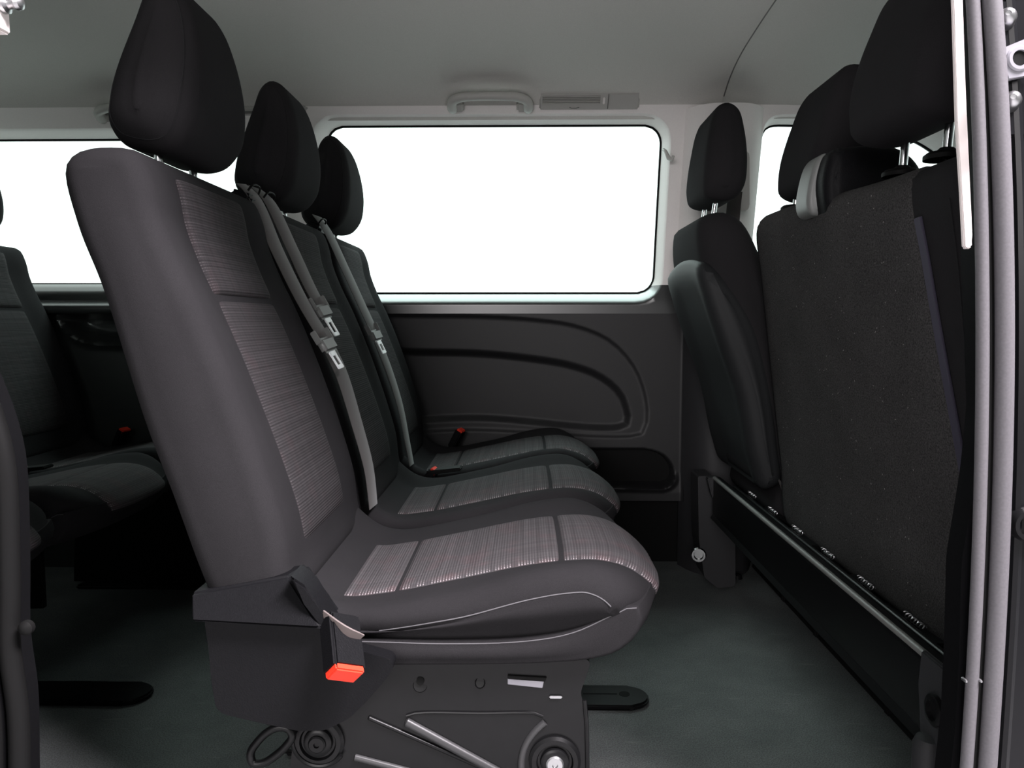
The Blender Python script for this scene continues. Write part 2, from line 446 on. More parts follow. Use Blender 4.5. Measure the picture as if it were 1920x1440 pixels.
def loft(name, loops, m, parent=None, closed=True, cap0=False, cap1=False, smooth=True, sharp=40):
    bm = bmesh.new(); rs = [[bm.verts.new(tuple(p)) for p in l] for l in loops]; n = len(rs[0])
    for A, B in zip(rs, rs[1:]):
        for k in range(n if closed else n - 1): bm.faces.new((A[k], A[(k + 1) % n], B[(k + 1) % n], B[k]))
    if cap0: bm.faces.new(rs[0][::-1])
    if cap1: bm.faces.new(rs[-1])
    return finish(bm, name, m, parent, smooth, sharp)
def copy_tree(o, off, parent=None):
    c = o.copy(); COL.objects.link(c)
    if parent:
        mi = o.matrix_parent_inverse.copy(); c.parent = parent; c.matrix_parent_inverse = mi
    else: c.location = Vector(o.location) + Vector(off)
    for ch in list(o.children): copy_tree(ch, off, c)
    return c

# ------------------------------------------------------------ setting: body shell
def WY(z):            # inner face of the far side: upright below the belt, leaning in above
    return 2.42 - .125 * max(0, (z - .84) / .53) ** 1.1 if z > .84 else 2.42
fl = box('floor', ((-2.0 + .74) / 2, (2.5 + .76) / 2, -.02), (2.74, 1.74, .04), M['floor'], bev=0); tag(fl, 'dark speckled vinyl van floor', kind='structure')
box_ = box('ground', (0, 0, -.62), (30, 30, .04), M['ground'], bev=0); tag(box_, 'grey studio floor outside the van', kind='structure')

roof = [(2.312, 1.362), (2.300, 1.385), (2.270, 1.412), (2.215, 1.444), (2.12, 1.472), (1.95, 1.492), (1.7, 1.506), (1.4, 1.512), (1.15, 1.508), (.98, 1.495), (.87, 1.465), (.80, 1.42), (.78, 1.39)]
rp = catmull(roof, 44, False)
xs = list(np.linspace(-2.0, .555, 22)) + [.560, .564] + list(np.linspace(.569, 1.55, 12))
loops = []
for x in xs:
    dz = -.004 if .558 < x < .566 else 0
    fr = sst(.57, 1.5, x) * .05
    # shallow transverse swages pressed in the roof lining
    sw = sum(.006 * math.exp(-((x - c) / .07) ** 2) for c in (-.42, .10, -1.2))
    loops.append([(x, y, z + dz - fr * sst(1.36, 1.45, z) - sw * sst(1.44, 1.50, z)) for y, z in rp])
ce = loft('ceiling', loops, M['headliner'], closed=False); tag(ce, 'grey fabric headliner curving down to the side windows', kind='structure')

cs = tube('trim_13', [(.562, y, z - .0042) for y, z in rp[2:40]], .0018, M['vent_dark'], None, 6); tag(cs, 'dark joint line across the headliner above the front seats', kind='structure')

def rr_loop(x0, x1, z0, z1, r, n=72):
    """rounded rectangle sampled by direction from its centre"""
    cx, cz = (x0 + x1) / 2, (z0 + z1) / 2; hx, hz = (x1 - x0) / 2, (z1 - z0) / 2; out = []
    for k in range(n):
        a = k / n * 2 * math.pi + math.pi / n
        # superellipse-like: use square mapping for uniform spread
        t = k / n * 4; sidx = int(t); f = t - sidx
        cs = [(hx, -hz), (hx, hz), (-hx, hz), (-hx, -hz)]
        p = np.array(cs[sidx]) * (1 - f) + np.array(cs[(sidx + 1) % 4]) * f
        if r:
            qx, qz = abs(p[0]), abs(p[1]); ex, ez = qx - (hx - r), qz - (hz - r)
            if ex > 0 and ez > 0:
                d = math.hypot(ex, ez); ex, ez = ex / d * r, ez / d * r
                p = np.array([math.copysign(hx - r + ex, p[0]), math.copysign(hz - r + ez, p[1])])
        out.append((cx + p[0], cz + p[1]))
    return out
def wall_cell(bm, cx0, cx1, cz0, cz1, hole, r, shear=None):
    outer = rr_loop(cx0, cx1, cz0, cz1, 0, 160); inner = hole if isinstance(hole, list) else rr_loop(*hole, r, 160)
    G_ = .034
    if isinstance(hole, list): mid = [(a[0] * .10 + b[0] * .90, a[1] * .30 + b[1] * .70) for a, b in zip(outer, inner)]
    else: mid = rr_loop(hole[0] - G_, hole[1] + G_ * .5, hole[2] - G_, hole[3] + G_ * .45, r + G_ * .7, 160)
    rings = []
    def ring(f, dy):
        A_, B_, g_ = (outer, mid, f) if f <= 1 else (mid, inner, f - 1)
        return [bm.verts.new((a[0] * (1 - g_) + b[0] * g_, WY(a[1] * (1 - g_) + b[1] * g_) + dy, a[1] * (1 - g_) + b[1] * g_)) for a, b in zip(A_, B_)]
    for f, dy in ((0, 0), (.3, 0), (.6, 0), (.85, 0), (1, .0), (1.12, .003), (1.3, .012), (1.6, .032), (1.85, .050), (2, .062), (2, .085)): rings.append(ring(f, dy))
    n = len(outer)
    for A, B in zip(rings, rings[1:]):
        for k in range(n): bm.faces.new((A[k], A[(k + 1) % n], B[(k + 1) % n], B[k]))
    return inner
def window(name, inner, glassmat, label):
    o = None
    bm = bmesh.new()
    pts = [(x, WY(z) + .068, z) for x, z in inner]
    tube_bm(bm, pts, .0055, 8, True)
    g = finish(bm, name, M['rubber']); tag(g, label, kind='structure')
    bm = bmesh.new()
    for dy in (.072, .076): bm.faces.new([bm.verts.new((x, WY(z) + dy, z)) for x, z in inner])
    bm.verts.ensure_lookup_table()
    p = finish(bm, 'pane', glassmat, g, smooth=False)
    return g
def px_rect(u0, v0, u1, v1):
    a = P(u0, v0, 2.32); b = P(u1, v1, 2.44); c = P(u0, v1, 2.44); d = P(u1, v0, 2.32)
    return a, b, c, d
bm = bmesh.new()
ZS = .80
# window beside the second row: measured edges
def hole_px(ul, ur, vt, vb, r, dyt=2.37, dyb=2.485, ul_b=None, ur_b=None):
    xl, xr = P(ul, (vt + vb) / 2, 2.42).x, P(ur, (vt + vb) / 2, 2.42).x
    zt, zb = P((ul + ur) / 2, vt, dyt).z, P((ul + ur) / 2, vb, dyb).z
    return (xl, xr, zb, zt, )
h1 = hole_px(622, 1234, 236, 551, .06)
in1 = wall_cell(bm, -.70, .52, ZS, 1.40, (h1[0], h1[1], h1[2], h1[3]), .055)
h2 = hole_px(-260, 465, 256, 534, .06)
in2 = wall_cell(bm, -2.0, -.70, ZS, 1.40, (h2[0], h2[1], h2[2], h2[3] - .008), .06)
# front door window with the sloping windscreen pillar
def densify(poly, n=160, r=.05):
    q = round_poly(poly, r, 6); q = [tuple(p) for p in q]
    D = np.array(q + [q[0]]); seg = np.r_[0, np.cumsum(np.linalg.norm(np.diff(D, axis=0), axis=1))]
    t = np.linspace(0, seg[-1], n + 1)[:-1]
    return [(float(np.interp(a, seg, D[:, 0])), float(np.interp(a, seg, D[:, 1]))) for a in t]
x3 = P(1424, 400, 2.36).x; zt3 = P(1450, 228, 2.33).z
fw = [(1.45, .90), (1.45, 1.14), (1.30, 1.235), (1.16, 1.315), (1.02, zt3 - .005), (x3, zt3), (x3, .90)]
q = densify(fw, 160, .045)
# start the loop at the corner that matches the rectangle loop
k0 = min(range(160), key=lambda i: (q[i][0] - 1.45) ** 2 + (q[i][1] - .9) ** 2); q = q[k0:] + q[:k0]
in3 = wall_cell(bm, .52, 1.55, ZS, 1.40, q, 0)
# split at the belt: pale trim above, dark trim below
ZB = .888
low = bm.copy()
g = list(bm.verts) + list(bm.edges) + list(bm.faces)
bmesh.ops.bisect_plane(bm, geom=g, plane_co=(0, 0, ZB), plane_no=(0, 0, -1), clear_outer=True)
g = list(low.verts) + list(low.edges) + list(low.faces)
bmesh.ops.bisect_plane(low, geom=g, plane_co=(0, 0, ZB), plane_no=(0, 0, 1), clear_outer=True)
wl = finish(bm, 'wall_left', M['trim_light']); tag(wl, 'light grey plastic window surround and pillars on the far side', kind='structure')
wb = finish(low, 'trim_1', M['belt_trim']); tag(wb, 'dark plastic belt line under the far windows', kind='structure')
window('window_1', in1, M['glass'], 'large side window beside the second seat row, overexposed white')
window('window_2', in2, M['glass_green'], 'side window beside the rear seat row')
window('window_3', in3, M['glass'], 'front door window with sloping pillar beyond the front seats')

# far door panel (pressed shapes are real relief)
def poly_sd(X, Z, poly):
    P_ = np.array(poly); n = len(P_); d = np.full(X.shape, 1e9); inside = np.zeros(X.shape, bool)
    for i in range(n):
        a, b = P_[i], P_[(i + 1) % n]; e = b - a
        wx, wz = X - a[0], Z - a[1]; t = np.clip((wx * e[0] + wz * e[1]) / (e @ e + 1e-12), 0, 1)
        d = np.minimum(d, np.hypot(wx - e[0] * t, wz - e[1] * t))
        c = ((a[1] > Z) != (b[1] > Z)) & (X < (b[0] - a[0]) * (Z - a[1]) / (b[1] - a[1] + 1e-12) + a[0])
        inside ^= c
    return np.where(inside, -d, d)
def smst(a, b, x):
    t = np.clip((x - a) / (b - a), 0, 1); return t * t * (3 - 2 * t)
YP = 2.42
outerD = XZ([(380, 585), (745, 592), (900, 594), (1000, 600), (1080, 612), (1145, 640), (1190, 690), (1210, 745), (1213, 785), (1205, 812), (1180, 818), (900, 806), (380, 795)], YP)
innerD = XZ([(420, 648), (775, 655), (900, 658), (1000, 668), (1070, 680), (1125, 700), (1165, 732), (1180, 765), (1180, 800), (900, 790), (420, 782)], YP)
pocket = XZ([(1080, 842), (1215, 842), (1245, 852), (1263, 876), (1262, 902), (1245, 912), (1080, 909)], YP)
gx = np.linspace(-.96, .56, 330); gz = np.linspace(.212, ZS, 150)
GX, GZ = np.meshgrid(gx, gz)
oD = [tuple(p) for p in catmull(outerD, 90)]; iD = [tuple(p) for p in catmull(innerD, 90)]; pk = [tuple(p) for p in round_poly(pocket, .03)]
sd1, sd2, sd3 = poly_sd(GX, GZ, oD), poly_sd(GX, GZ, iD), poly_sd(GX, GZ, pk)
DY = .007 * smst(.004, -.008, sd1) + .0025 * np.exp(-(sd1 / .0035) ** 2)
DY += .016 * smst(.004, -.022, sd2)
DY += .055 * smst(.002, -.010, sd3)
DY += -.012 * smst(.02, .004, sd3) * smst(-.001, .003, sd3) * smst(P(1200, 880, YP).z, P(1200, 905, YP).z, GZ)
DY += -.014 * smst(.30, .235, GZ) - .0 * GZ
DY += -.008 * np.exp(-((GX - P(1283, 700, YP).x) / .004) ** 2)
bm = bmesh.new(); vg = [[bm.verts.new((float(GX[j, i]), YP + float(DY[j, i]), float(GZ[j, i]))) for i in range(len(gx))] for j in range(len(gz))]
for j in range(len(gz) - 1):
    for i in range(len(gx) - 1): bm.faces.new((vg[j][i], vg[j][i + 1], vg[j + 1][i + 1], vg[j + 1][i]))
# returned bottom edge
bt = [bm.verts.new((float(x), YP + .05, .212)) for x in gx]
for i in range(len(gx) - 1): bm.faces.new((vg[0][i], bt[i], bt[i + 1], vg[0][i + 1]))
dp = finish(bm, 'trim_2', M['door_plastic'], sharp=70); tag(dp, 'dark moulded door panel with D shaped armrest and pocket', kind='structure')
# dark step well and lower wall behind
sw = box('wall_left_lower', (-.22, 2.475, .15), (3.56, .03, .62), M['rubber'], bev=0); tag(sw, 'black wall behind the step well', kind='structure')
# rear quarter trim with ledges
bm = bmesh.new()
prism_bm(bm, round_poly([(2.46, .895), (2.43, .884), (2.395, .868), (2.388, .855), (2.388, .838), (2.36, .832), (2.335, .824), (2.33, .812), (2.335, .800), (2.37, .795), (2.42, .795)], .006), -2.0, -.955, 'X', 0)
lg = finish(bm, 'trim_3', M['belt_trim']); tag(lg, 'dark stepped ledge below the rear side window', kind='structure')
rq = [[(x, 2.42 - d, z) for x in np.linspace(-2.0, -.955, 30)] for z, d in ((.70, .02), (.66, .0), (.63, .0))]
bm = bmesh.new()
gx2 = np.linspace(-2.0, -.95, 120); gz2 = np.linspace(.0, .81, 90); GX2, GZ2 = np.meshgrid(gx2, gz2)
cup = XZ([(112, 592), (230, 588), (420, 590), (420, 644), (230, 644), (165, 640), (135, 628), (118, 610)], 2.36)
sd = poly_sd(GX2, GZ2, [tuple(p) for p in catmull(cup, 60)])
D2 = .07 * smst(.0, -.03, sd) - .018 * np.exp(-((sd - .006) / .008) ** 2)
vg = [[bm.verts.new((float(GX2[j, i]), 2.37 + float(D2[j, i]), float(GZ2[j, i]))) for i in range(120)] for j in range(90)]
for j in range(89):
    for i in range(119): bm.faces.new((vg[j][i], vg[j][i + 1], vg[j + 1][i + 1], vg[j + 1][i]))
rqp = finish(bm, 'trim_4', M['belt_trim'], sharp=70); tag(rqp, 'dark rear quarter panel with moulded cup recess', kind='structure')

# far B pillar
def col_loops(x0, x1, z0, z1, prot, nz=16, bend=0):
    L_ = []
    for k in range(nz + 1):
        z = z0 + (z1 - z0) * k / nz; yb = WY(z) + .01; ls = []
        for a in range(13):
            t = a / 12; x = x0 + (x1 - x0) * t; h = prot * (1 - abs(2 * t - 1) ** 3.2)
            ls.append((x, yb - h, z))
        L_.append(ls)
    return L_
xp0 = P(1268, 400, 2.34).x
pu = loft('trim_5', col_loops(.455, .690, ZB, 1.385, .075), M['trim_light'], closed=False); tag(pu, 'light grey upper pillar trim between the far side window and the front window', kind='structure')
pl = loft('trim_6', col_loops(.487, .72, .0, ZB + .003, .115), M['post'], closed=False); tag(pl, 'dark lower pillar trim beside the driver seat', kind='structure')
# small seam bead between headliner and pillar trims
# closing walls (outside the frame)
rwn = box('window_6', (-2.02, 1.6, 1.15), (.01, 1.60, .56), M['glass_green'], bev=0); tag(rwn, 'rear window of the van', kind='structure')
wr = box('wall_rear', (-2.02, 1.6, .39), (.04, 1.72, .98), M['door_plastic'], bev=0); tag(wr, 'dark rear end of the cabin', kind='structure')
wf = box('wall_front', (1.60, 1.6, .40), (.04, 1.72, 1.0), M['dash'], bev=0); tag(wf, 'dark bulkhead at the front of the cabin', kind='structure')
ws = box('window_4', (1.56, 1.6, 1.17), (.01, 1.66, .62), M['glass'], bev=0); tag(ws, 'windscreen', kind='structure')
db = box('dashboard', (1.42, 1.6, .66), (.30, 1.60, .40), M['dash'], bev=.06, seg=4); tag(db, 'dark dashboard across the front of the cab', 'dashboard')
cf = box('floor_cab', (1.18, 1.62, .10), (.88, 1.70, .2), M['rubber'], bev=.004); tag(cf, 'raised black cab floor behind the cross beam', kind='structure')
# near side body: rear quarter and front
RQ = [(-2.0, -.1), (-.60, -.1), (-.60, 1.46), (-2.0, 1.46)]
hole = [(-1.85, .88), (-.72, .88), (-.72, 1.33), (-1.85, 1.33)]
for nm, c, s in (('wall_right', (-1.30, .775, .39), (1.40, .05, .98)), ('wall_right_upper', (-1.30, .785, 1.40), (1.40, .05, .14)), ('wall_right_pillar', (-.66, .785, 1.10), (.12, .05, .46))):
    o = box(nm, c, s, M['gloss_black'], bev=0); tag(o, 'black body side behind the sliding door opening', kind='structure')
o = box('window_5', (-1.36, .78, 1.10), (1.28, .006, .46), M['glass_dark'], bev=0); tag(o, 'dark privacy glass of the near rear side', kind='structure')

lw = bpy.data.materials.new('luminous_white_backdrop'); lw.use_nodes = True; _b = lw.node_tree.nodes['Principled BSDF']
_b.inputs['Base Color'].default_value = (.8, .8, .8, 1); _b.inputs['Emission Color'].default_value = (.96, 1, .985, 1); _b.inputs['Emission Strength'].default_value = 1.3
o = box('backdrop', (0, 6.6, 2.4), (24, .1, 6.4), lw, bev=0); tag(o, 'glowing white wall added beyond the far windows to blow them out to white', kind='structure')  # emissive wall added so the far windows go white

# ------------------------------------------------------------ door opening: left jamb
jp = [(-60, 560), (-25, 640), (8, 715), (35, 790), (50, 860), (57, 1050), (58, 1180), (72, 1290), (75, 1440), (78, 1560)]
jb = [(P(u, v, .87).x, P(u, v, .87).z) for u, v in jp]
jb = [tuple(p) for p in catmull(jb, 40, False)]
poly = [(-.66, jb[0][1])] + jb + [(-.66, jb[-1][1])]
bm = bmesh.new(); prism_bm(bm, poly[::-1], .80, .87, 'Y', .0)
tj = finish(bm, 'trim_7', M['jamb']); tag(tj, 'black plastic inner jamb of the sliding door opening', kind='structure')
e = tube('door_seal', [(x + .012, .815, z) for x, z in jb], .011, M['rubber'], None, 12); tag(e, 'black rubber seal along the rear edge of the door opening', 'door seal')
for k in (1,):
    tube('lip', [(x - .004, .800, z) for x, z in jb], .007, M['rubber'], e, 10)
revolve('plug', P(51, 1176, .81) + Vector((0, .002, 0)), P(51, 1176, .81) - Vector((0, .1, 0)), [(0, .008), (.006, .008), (.009, .005), (.010, 0)], M['rubber'], e, 16)
# door roller pin, top left
rt = empty('door_catch', P(0, 10, .70), 'pale bracket with dark steel pin at the top left corner of the opening', 'door catch')
box('bracket', P(-14, 10, .70), (.018, .02, .045), M['trim_pale'], rt, .002)
a = P(-4, 8, .70); b_ = P(46, 4, .70)
revolve('pin', a, b_, [(0, .008), (.006, .0085), (.008, .0085), (.010, .005), (.014, .0048), (.017, .0065), (.0205, .006), (.0225, .003), (.0228, 0)], M['steel'], rt, 18)

# right jamb: seal, pale trim, inner panel, body
YS = .765
def _fit(rows):
    q = [P(u, v, YS) for v, u in rows]; return np.polyfit([p.z for p in q], [p.x for p in q], 3)
_pl = _fit([(0, 1824), (240, 1836), (467, 1840), (700, 1842), (900, 1840), (1100, 1831), (1440, 1812)])
_pr = _fit([(0, 1857), (240, 1872), (467, 1879), (700, 1881), (900, 1878), (1100, 1868), (1440, 1849)])
def XL(z): return float(np.polyval(_pl, z))
def XR(z): return float(np.polyval(_pr, z))
zz = np.linspace(.22, 1.30, 50)
sl = tube('door_seal', [(XL(z), YS, z) for z in zz], .0060, M['seal'], None, 14); tag(sl, 'grey double rubber seal running down the front pillar of the door opening', 'door seal')
tube('outer_ridge', [(XR(z), YS - .002, z) for z in zz], .0086, M['seal'], sl, 14)
tube('centre_ridge', [(XL(z) * .5 + XR(z) * .5 - .001, YS + .004, z) for z in zz], .004, M['rubber'], sl, 8)
for u in (1811, 1839):
    c = P(u, 1277, .759); revolve('clip', c + Vector((0, .006, 0)), c - Vector((0, .1, 0)), [(0, .0017), (.006, .0017), (.0075, .001), (.0078, 0)], M['steel'], sl, 10)
pt = XZ([(1783, -120), (1803, -120), (1812, 200), (1823, 440), (1824, 462), (1815, 468), (1808, 464), (1796, 230)], .80)
o = prism('pillar_strip', pt, .80, .806, M['trim_pale'], bev=.0015); tag(o, 'pale beige plastic strip on the near front pillar beside the seal', 'trim strip')
pb = XZ([(1800, 430), (1846, 440), (1870, 800), (1850, 1100), (1822, 1560), (1742, 1560), (1752, 1440), (1764, 1330), (1770, 1200), (1774, 1040), (1800, 880), (1812, 760), (1806, 600)], .835)
o = prism('trim_8', pb, .805, .835, M['jamb'], bev=.004, rnd=.01); tag(o, 'black lower trim of the near front pillar', kind='structure')
pu_ = XZ([(1786, -200), (1880, -200), (1880, 470), (1808, 470)], .835)
o = prism('trim_9', pu_, .81, .835, M['rubber'], bev=0); tag(o, 'dark upper core of the near front pillar', kind='structure')
o = box('wall_right_front', (1.06, .80, .55), (1.17, .03, 1.85), M['gloss_black'], bev=0); tag(o, 'black painted body panel in front of the door opening', kind='structure')
# roof rail above the opening and sill below (out of frame)
o = box('trim_10', (-.06, .79, 1.49), (1.2, .06, .12), M['gloss_black'], bev=.01); tag(o, 'black roof rail above the door opening', kind='structure')
o = box('trim_11', (-.06, .78, -.09), (1.2, .10, .14), M['gloss_black'], bev=.01); tag(o, 'black sill below the door opening', kind='structure')
# raised pressed flange on the body edge, bolts and brackets
tube('body_flange', [(XR(z) + .030, .786, z) for z in zz], .006, M['gloss_black'], o, 8)
st = empty('striker_bracket', P(1905, 110, .775), 'grey painted bracket with a round hole at the top right edge', 'bracket')
bk = XZ([(1877, 92), (1935, 68), (1940, 140), (1910, 146), (1885, 152), (1881, 128)], .772)
prism('plate', bk, .768, .778, M['paint_silver'], st, bev=.0012)
c = P(1912, 109, .767)
bm = bmesh.new(); revolve_bm(bm, c + Vector((0, .004, 0)), c - Vector((0, .1, 0)), [(0, .0125), (.004, .0122), (.0055, .0105), (.0055, .0075), (.002, .0068)], 28); finish(bm, 'collar', M['paint_silver'], st)
revolve('hole', c + Vector((0, .004, 0)), c - Vector((0, .1, 0)), [(0, .0072), (.0035, .0072), (.0036, 0)], M['rubber'], st, 20)
for i, (u, v) in enumerate(((1903, 34), (1912, 190))):
    c = P(u, v, .77)
    bt_ = empty('bolt', c, 'domed steel screw %s' % ('above the round-holed bracket at the top right edge' if i == 0 else 'below the round-holed bracket on the right edge'), 'bolt', 'screws on the near front pillar')
    revolve('head', c + Vector((0, .016, 0)), c - Vector((0.05, .1, -.02)), [(0, .008), (.014, .0085), (.018, .0075), (.021, .005), (.0225, .0026), (.021, .0025), (.021, 0)], M['steel'], bt_, 22)
    prism('mounting_plate', [(c.x - .018, c.z - .03), (c.x + .05, c.z - .03), (c.x + .05, c.z + .022), (c.x - .012, c.z + .022)], .782, .79, M['gloss_black'], bt_, bev=.002)
c = P(1932, 985, .775)
ro = revolve('door_check_ring', c + Vector((0, .02, 0)), c - Vector((0, .1, 0)), [(0, .018), (.018, .018), (.022, .016), (.022, .012), (.014, .011), (.014, 0)], M['metal'], None, 28); tag(ro, 'black round recess ring low on the right edge', 'ring')

# ------------------------------------------------------------ seats of the second row
_f = [(x + .007, z) for x, z in XZ([(527, 1085), (515, 1000), (482, 890), (443, 780), (400, 670), (355, 567), (312, 480), (280, 400), (266, 340)], .968)]
BR_SIDE = _f + [(-.487, .990), (-.520, .997), (-.562, .991), (-.579, .972), (-.567, .90), (-.5385, .82), (-.49, .646), (-.458, .553), (-.424, .45), (-.405, .405), (-.385, .392), (-.33, .392), (-.302, .408)]
DEPTH = [(.4, 0), (.5, .005), (.66, .009), (.8, .011), (.95, .006), (1., .002)]
def br_disp(yc):
    def f(x, y, z, nx, nz):
        w_ = sst(.35, .8, nx); c_ = 1 - sst(.115, .185, abs(y - yc))
        return -interp(z, DEPTH) * w_ * c_, 0
    return f
CU = [(-.372, .47), (-.352, .470), (-.322, .440), (-.290, .408), (-.258, .395), (-.20, .400), (-.10, .420), (0, .441), (.06, .4485), (.115, .449), (.160, .437), (.188, .415), (.199, .390),
      (.192, .384), (.170, .374), (.10, .360), (0, .350), (-.1, .345), (-.22, .345), (-.30, .352), (-.36, .36)]
def cu_disp(yc, hw):
    def f(x, y, z, nx, nz):
        t = abs(y - yc); up = sst(.3, .8, nz)
        e = sst(.12, .19, t)
        wing = .020 * sst(-.20, -.33, x) * e
        fold = .0
        return -.046 * sst(.02, .19, x) * 1.25 * max(0, (t - .03) / (hw - .03)) ** 2.1, (-.006 * (1 - e) + wing) * up + .008 * e * up * sst(-.1, .05, x)
    return f
PAN = [(-.30, .362), (-.22, .364), (-.10, .362), (0, .366), (.08, .380), (.15, .402), (.185, .413), (.193, .400), (.186, .372), (.160, .350), (.12, .340), (.02, .332), (-.10, .329), (-.25, .329), (-.30, .335)]
HR = [(-.492, 1.030), (-.470, 1.060), (-.461, 1.105), (-.463, 1.150), (-.474, 1.200), (-.490, 1.245), (-.508, 1.270), (-.528, 1.276), (-.546, 1.262), (-.560, 1.220), (-.574, 1.150), (-.586, 1.085), (-.588, 1.055), (-.574, 1.033), (-.545, 1.024), (-.515, 1.022)]
def headrest(yc, parent, prof=HR, hw=.132, r=.052, zlo=1.09, zhi=1.27, kt=.70, posts=((-.527, .95), (-.532, 1.05)), px=.058, seam=True, both=False):
    def warp(x, y, z):
        k = 1 - (1 - kt) * sst(zlo - .02, zhi, z) * .9 - (1 - kt) * .1 * sst(zlo, zlo + .1, z)
        k *= 1 - .10 * sst(zlo - .02, zlo - .08, z)
        return (x, yc + (y - yc) * k, z)
    if prof is HR: prof = [(x + .006 + .008 * sst(1.10, 1.25, z), z - .006 - .010 * sst(1.10, 1.25, z)) for x, z in HR]
    pw = Pillow(prof, yc - hw, yc + hw, r, None, warp, n=72, bulge=.006)
    pw.pca = True
    h = pw.build('headrest', M['fabric'], parent, ny=14, nr=8)
    for sg in ((1, -1) if both else (1,)):
        yy = yc - sg * (hw - .016)
        pts = [pw.at(i, yy, .0004, r * .28) for i in range(72)]
        tube('headrest_seam', pts, .0008, M['seam'], h, 5, True)
    (xa, za), (xb, zb) = posts
    for s_ in (-1, 1):
        revolve('headrest_post', (xa, yc + s_ * px, za), (xb, yc + s_ * px, zb), [(0, .0062), (zb - za, .0062)], M['chrome'], h, 14)
        d = (Vector((xb, 0, zb)) - Vector((xa, 0, za))).normalized(); a_ = Vector((xa, yc + s_ * px, za)) + d * .035
        revolve('post_guide', a_, a_ + d, [(0, .012), (.006, .012), (.009, .009), (.009, .006)], M['rubber'], h, 14)
    return h
def seat(yc, parent, hw=.226, near=False):
    y0, y1 = yc - hw, yc + hw
    bp = Pillow(BR_SIDE, y0, y1, .027, br_disp(yc), None, n=110)
    br = bp.build('backrest', M['fabric'], parent, ny=30)
    # outline index runs counter-clockwise; find the front stretch
    ia, ib, ic, id_ = bp.idx(-.296, .475), bp.idx(-.412, .812), bp.idx(-.376, .818), bp.idx(-.490, .984)
    def span(a, b):
        if b - a > 55: b -= 110
        if a - b > 55: b += 110
        return a, b
    a, b = span(bp.idx(-.300, .465), bp.idx(-.412, .812)); bp.patch('lower_inlay', M['inlay_back'], br, a, b + .6, yc - .128, yc + .128, .003)
    a, b = span(bp.idx(-.412, .812), bp.idx(-.480, .982)); bp.patch('upper_inlay', M['inlay_back'], br, a + .6, b, yc - .128, yc + .128, .007, pw=7)
    a, b = span(bp.idx(-.300, .465), bp.idx(-.555, .990))
    for sg in (-1, 1):
        ys = yc + sg * (hw - .012)
        tube('side_seam', bp.seam_y(a, b, ys, .008, .0006), .0009, M['seam'], br, 5)
    def uw(x, y, z):
        zt = interp(x, [(-.3, .400), (-.1, .404), (0, .408), (.1, .420), (.16, .432), (.2, .425)])
        return (x, yc + (y - yc) * (1 - .075 * sst(zt, zt - .045, z)), z)
    cp = Pillow(CU, y0 + .002, y1 - .002, .031, cu_disp(yc, hw), uw, n=120)
    cu = cp.build('cushion', M['fabric'], parent, ny=26)
    def sp(a, b):
        if b - a > 60: b -= 120
        if a - b > 60: b += 120
        return a, b
    i0, i1, i2, i3 = cp.idx(-.262, .396), cp.idx(-.185, .402), cp.idx(.055, .448), cp.idx(.199, .385)
    for nm, a, b in (('rear_inlay', i0, i1), ('seat_inlay', i1, i2), ('front_inlay', i2, i3)):
        a, b = sp(a, b); cp.patch(nm, M['inlay'], cu, a, b, yc - .135, yc + .135, .0035, pw=11)
    a, b = sp(cp.idx(-.19, .402), cp.idx(.182, .427))
    for sg in (-1, 1):
        ys = yc + sg * (hw - .002 - .0008)
        tube('piping', cp.seam_y(a, b, ys, .0265, .0008), .0010, M['piping'], cu, 5)
    def pd(x, y, z, nx, nz): return -.040 * sst(.02, .19, x) * 1.2 * max(0, (abs(y - yc) - .03) / (hw - .03)) ** 2.1, 0
    pp = Pillow(PAN, y0 + .012, y1 - .012, .006, pd, None, n=60)
    pa_ = pp.build('seat_pan', M['fabric'], parent, ny=12)
    a, b = pp.idx(-.26, .364), pp.idx(.190, .410)
    if a < b: a += 60
    tube('lower_piping', pp.seam_y(a, b, y0 + .0130, .004, .0006), .0009, M['piping'], pa_, 5)
    headrest(yc, parent)
    return bp, cp

YN, YM, YF = 1.19, 1.655, 2.115
near = empty('passenger_seat', (-.10, YN, 0), 'single dark fabric seat nearest the open door with red buckle button on its side', 'seat')
bpN, cpN = seat(YN, near, near=True)
dbl = empty('double_bench_seat', (-.10, (YM + YF) / 2, 0), 'dark fabric double bench beyond the single seat, second row, by the big window', 'bench seat')
seat(YM, dbl); seat(YF, dbl, hw=.222)

# side cover of the near seat
Yc = .955
hood_f = [P(356, 1113, .957), P(541, 1079, .957), P(606, 1181, .918), P(356, 1166, .918)]
hood_b = [P(356, 1113, .957) + Vector((0, .05, 0)), P(541, 1079, .957) + Vector((.012, .05, 0)), P(606, 1181, .918) + Vector((.004, .075, -.004)), P(356, 1170, .918) + Vector((0, .075, -.004))]
bm = bmesh.new(); A = [bm.verts.new(p) for p in hood_f]; B = [bm.verts.new(p) for p in hood_b]
bm.faces.new(A); bm.faces.new(B[::-1])
for i in range(4): bm.faces.new((A[i], B[i], B[(i + 1) % 4], A[(i + 1) % 4]))
bmesh.ops.bevel(bm, geom=list(bm.edges), offset=.004, segments=3, affect='EDGES')
sc_ = finish(bm, 'side_cover', M['black_plastic'], near)
lowp = XZ([(384, 1160), (605, 1175), (660, 1215), (733, 1235), (739, 1250), (728, 1268), (690, 1312), (655, 1346), (610, 1368), (560, 1369), (480, 1352), (420, 1338), (406, 1326), (398, 1280), (392, 1215)], .94)
prism('lower_cover', lowp, .938, .962, M['black_plastic'], sc_, bev=.004, seg=3, rnd=.006)
prism('cover_lip', XZ([(543, 1076), (575, 1098), (600, 1140), (622, 1178), (608, 1184), (572, 1130)], .93), .925, .975, M['black_plastic'], sc_, bev=.003)
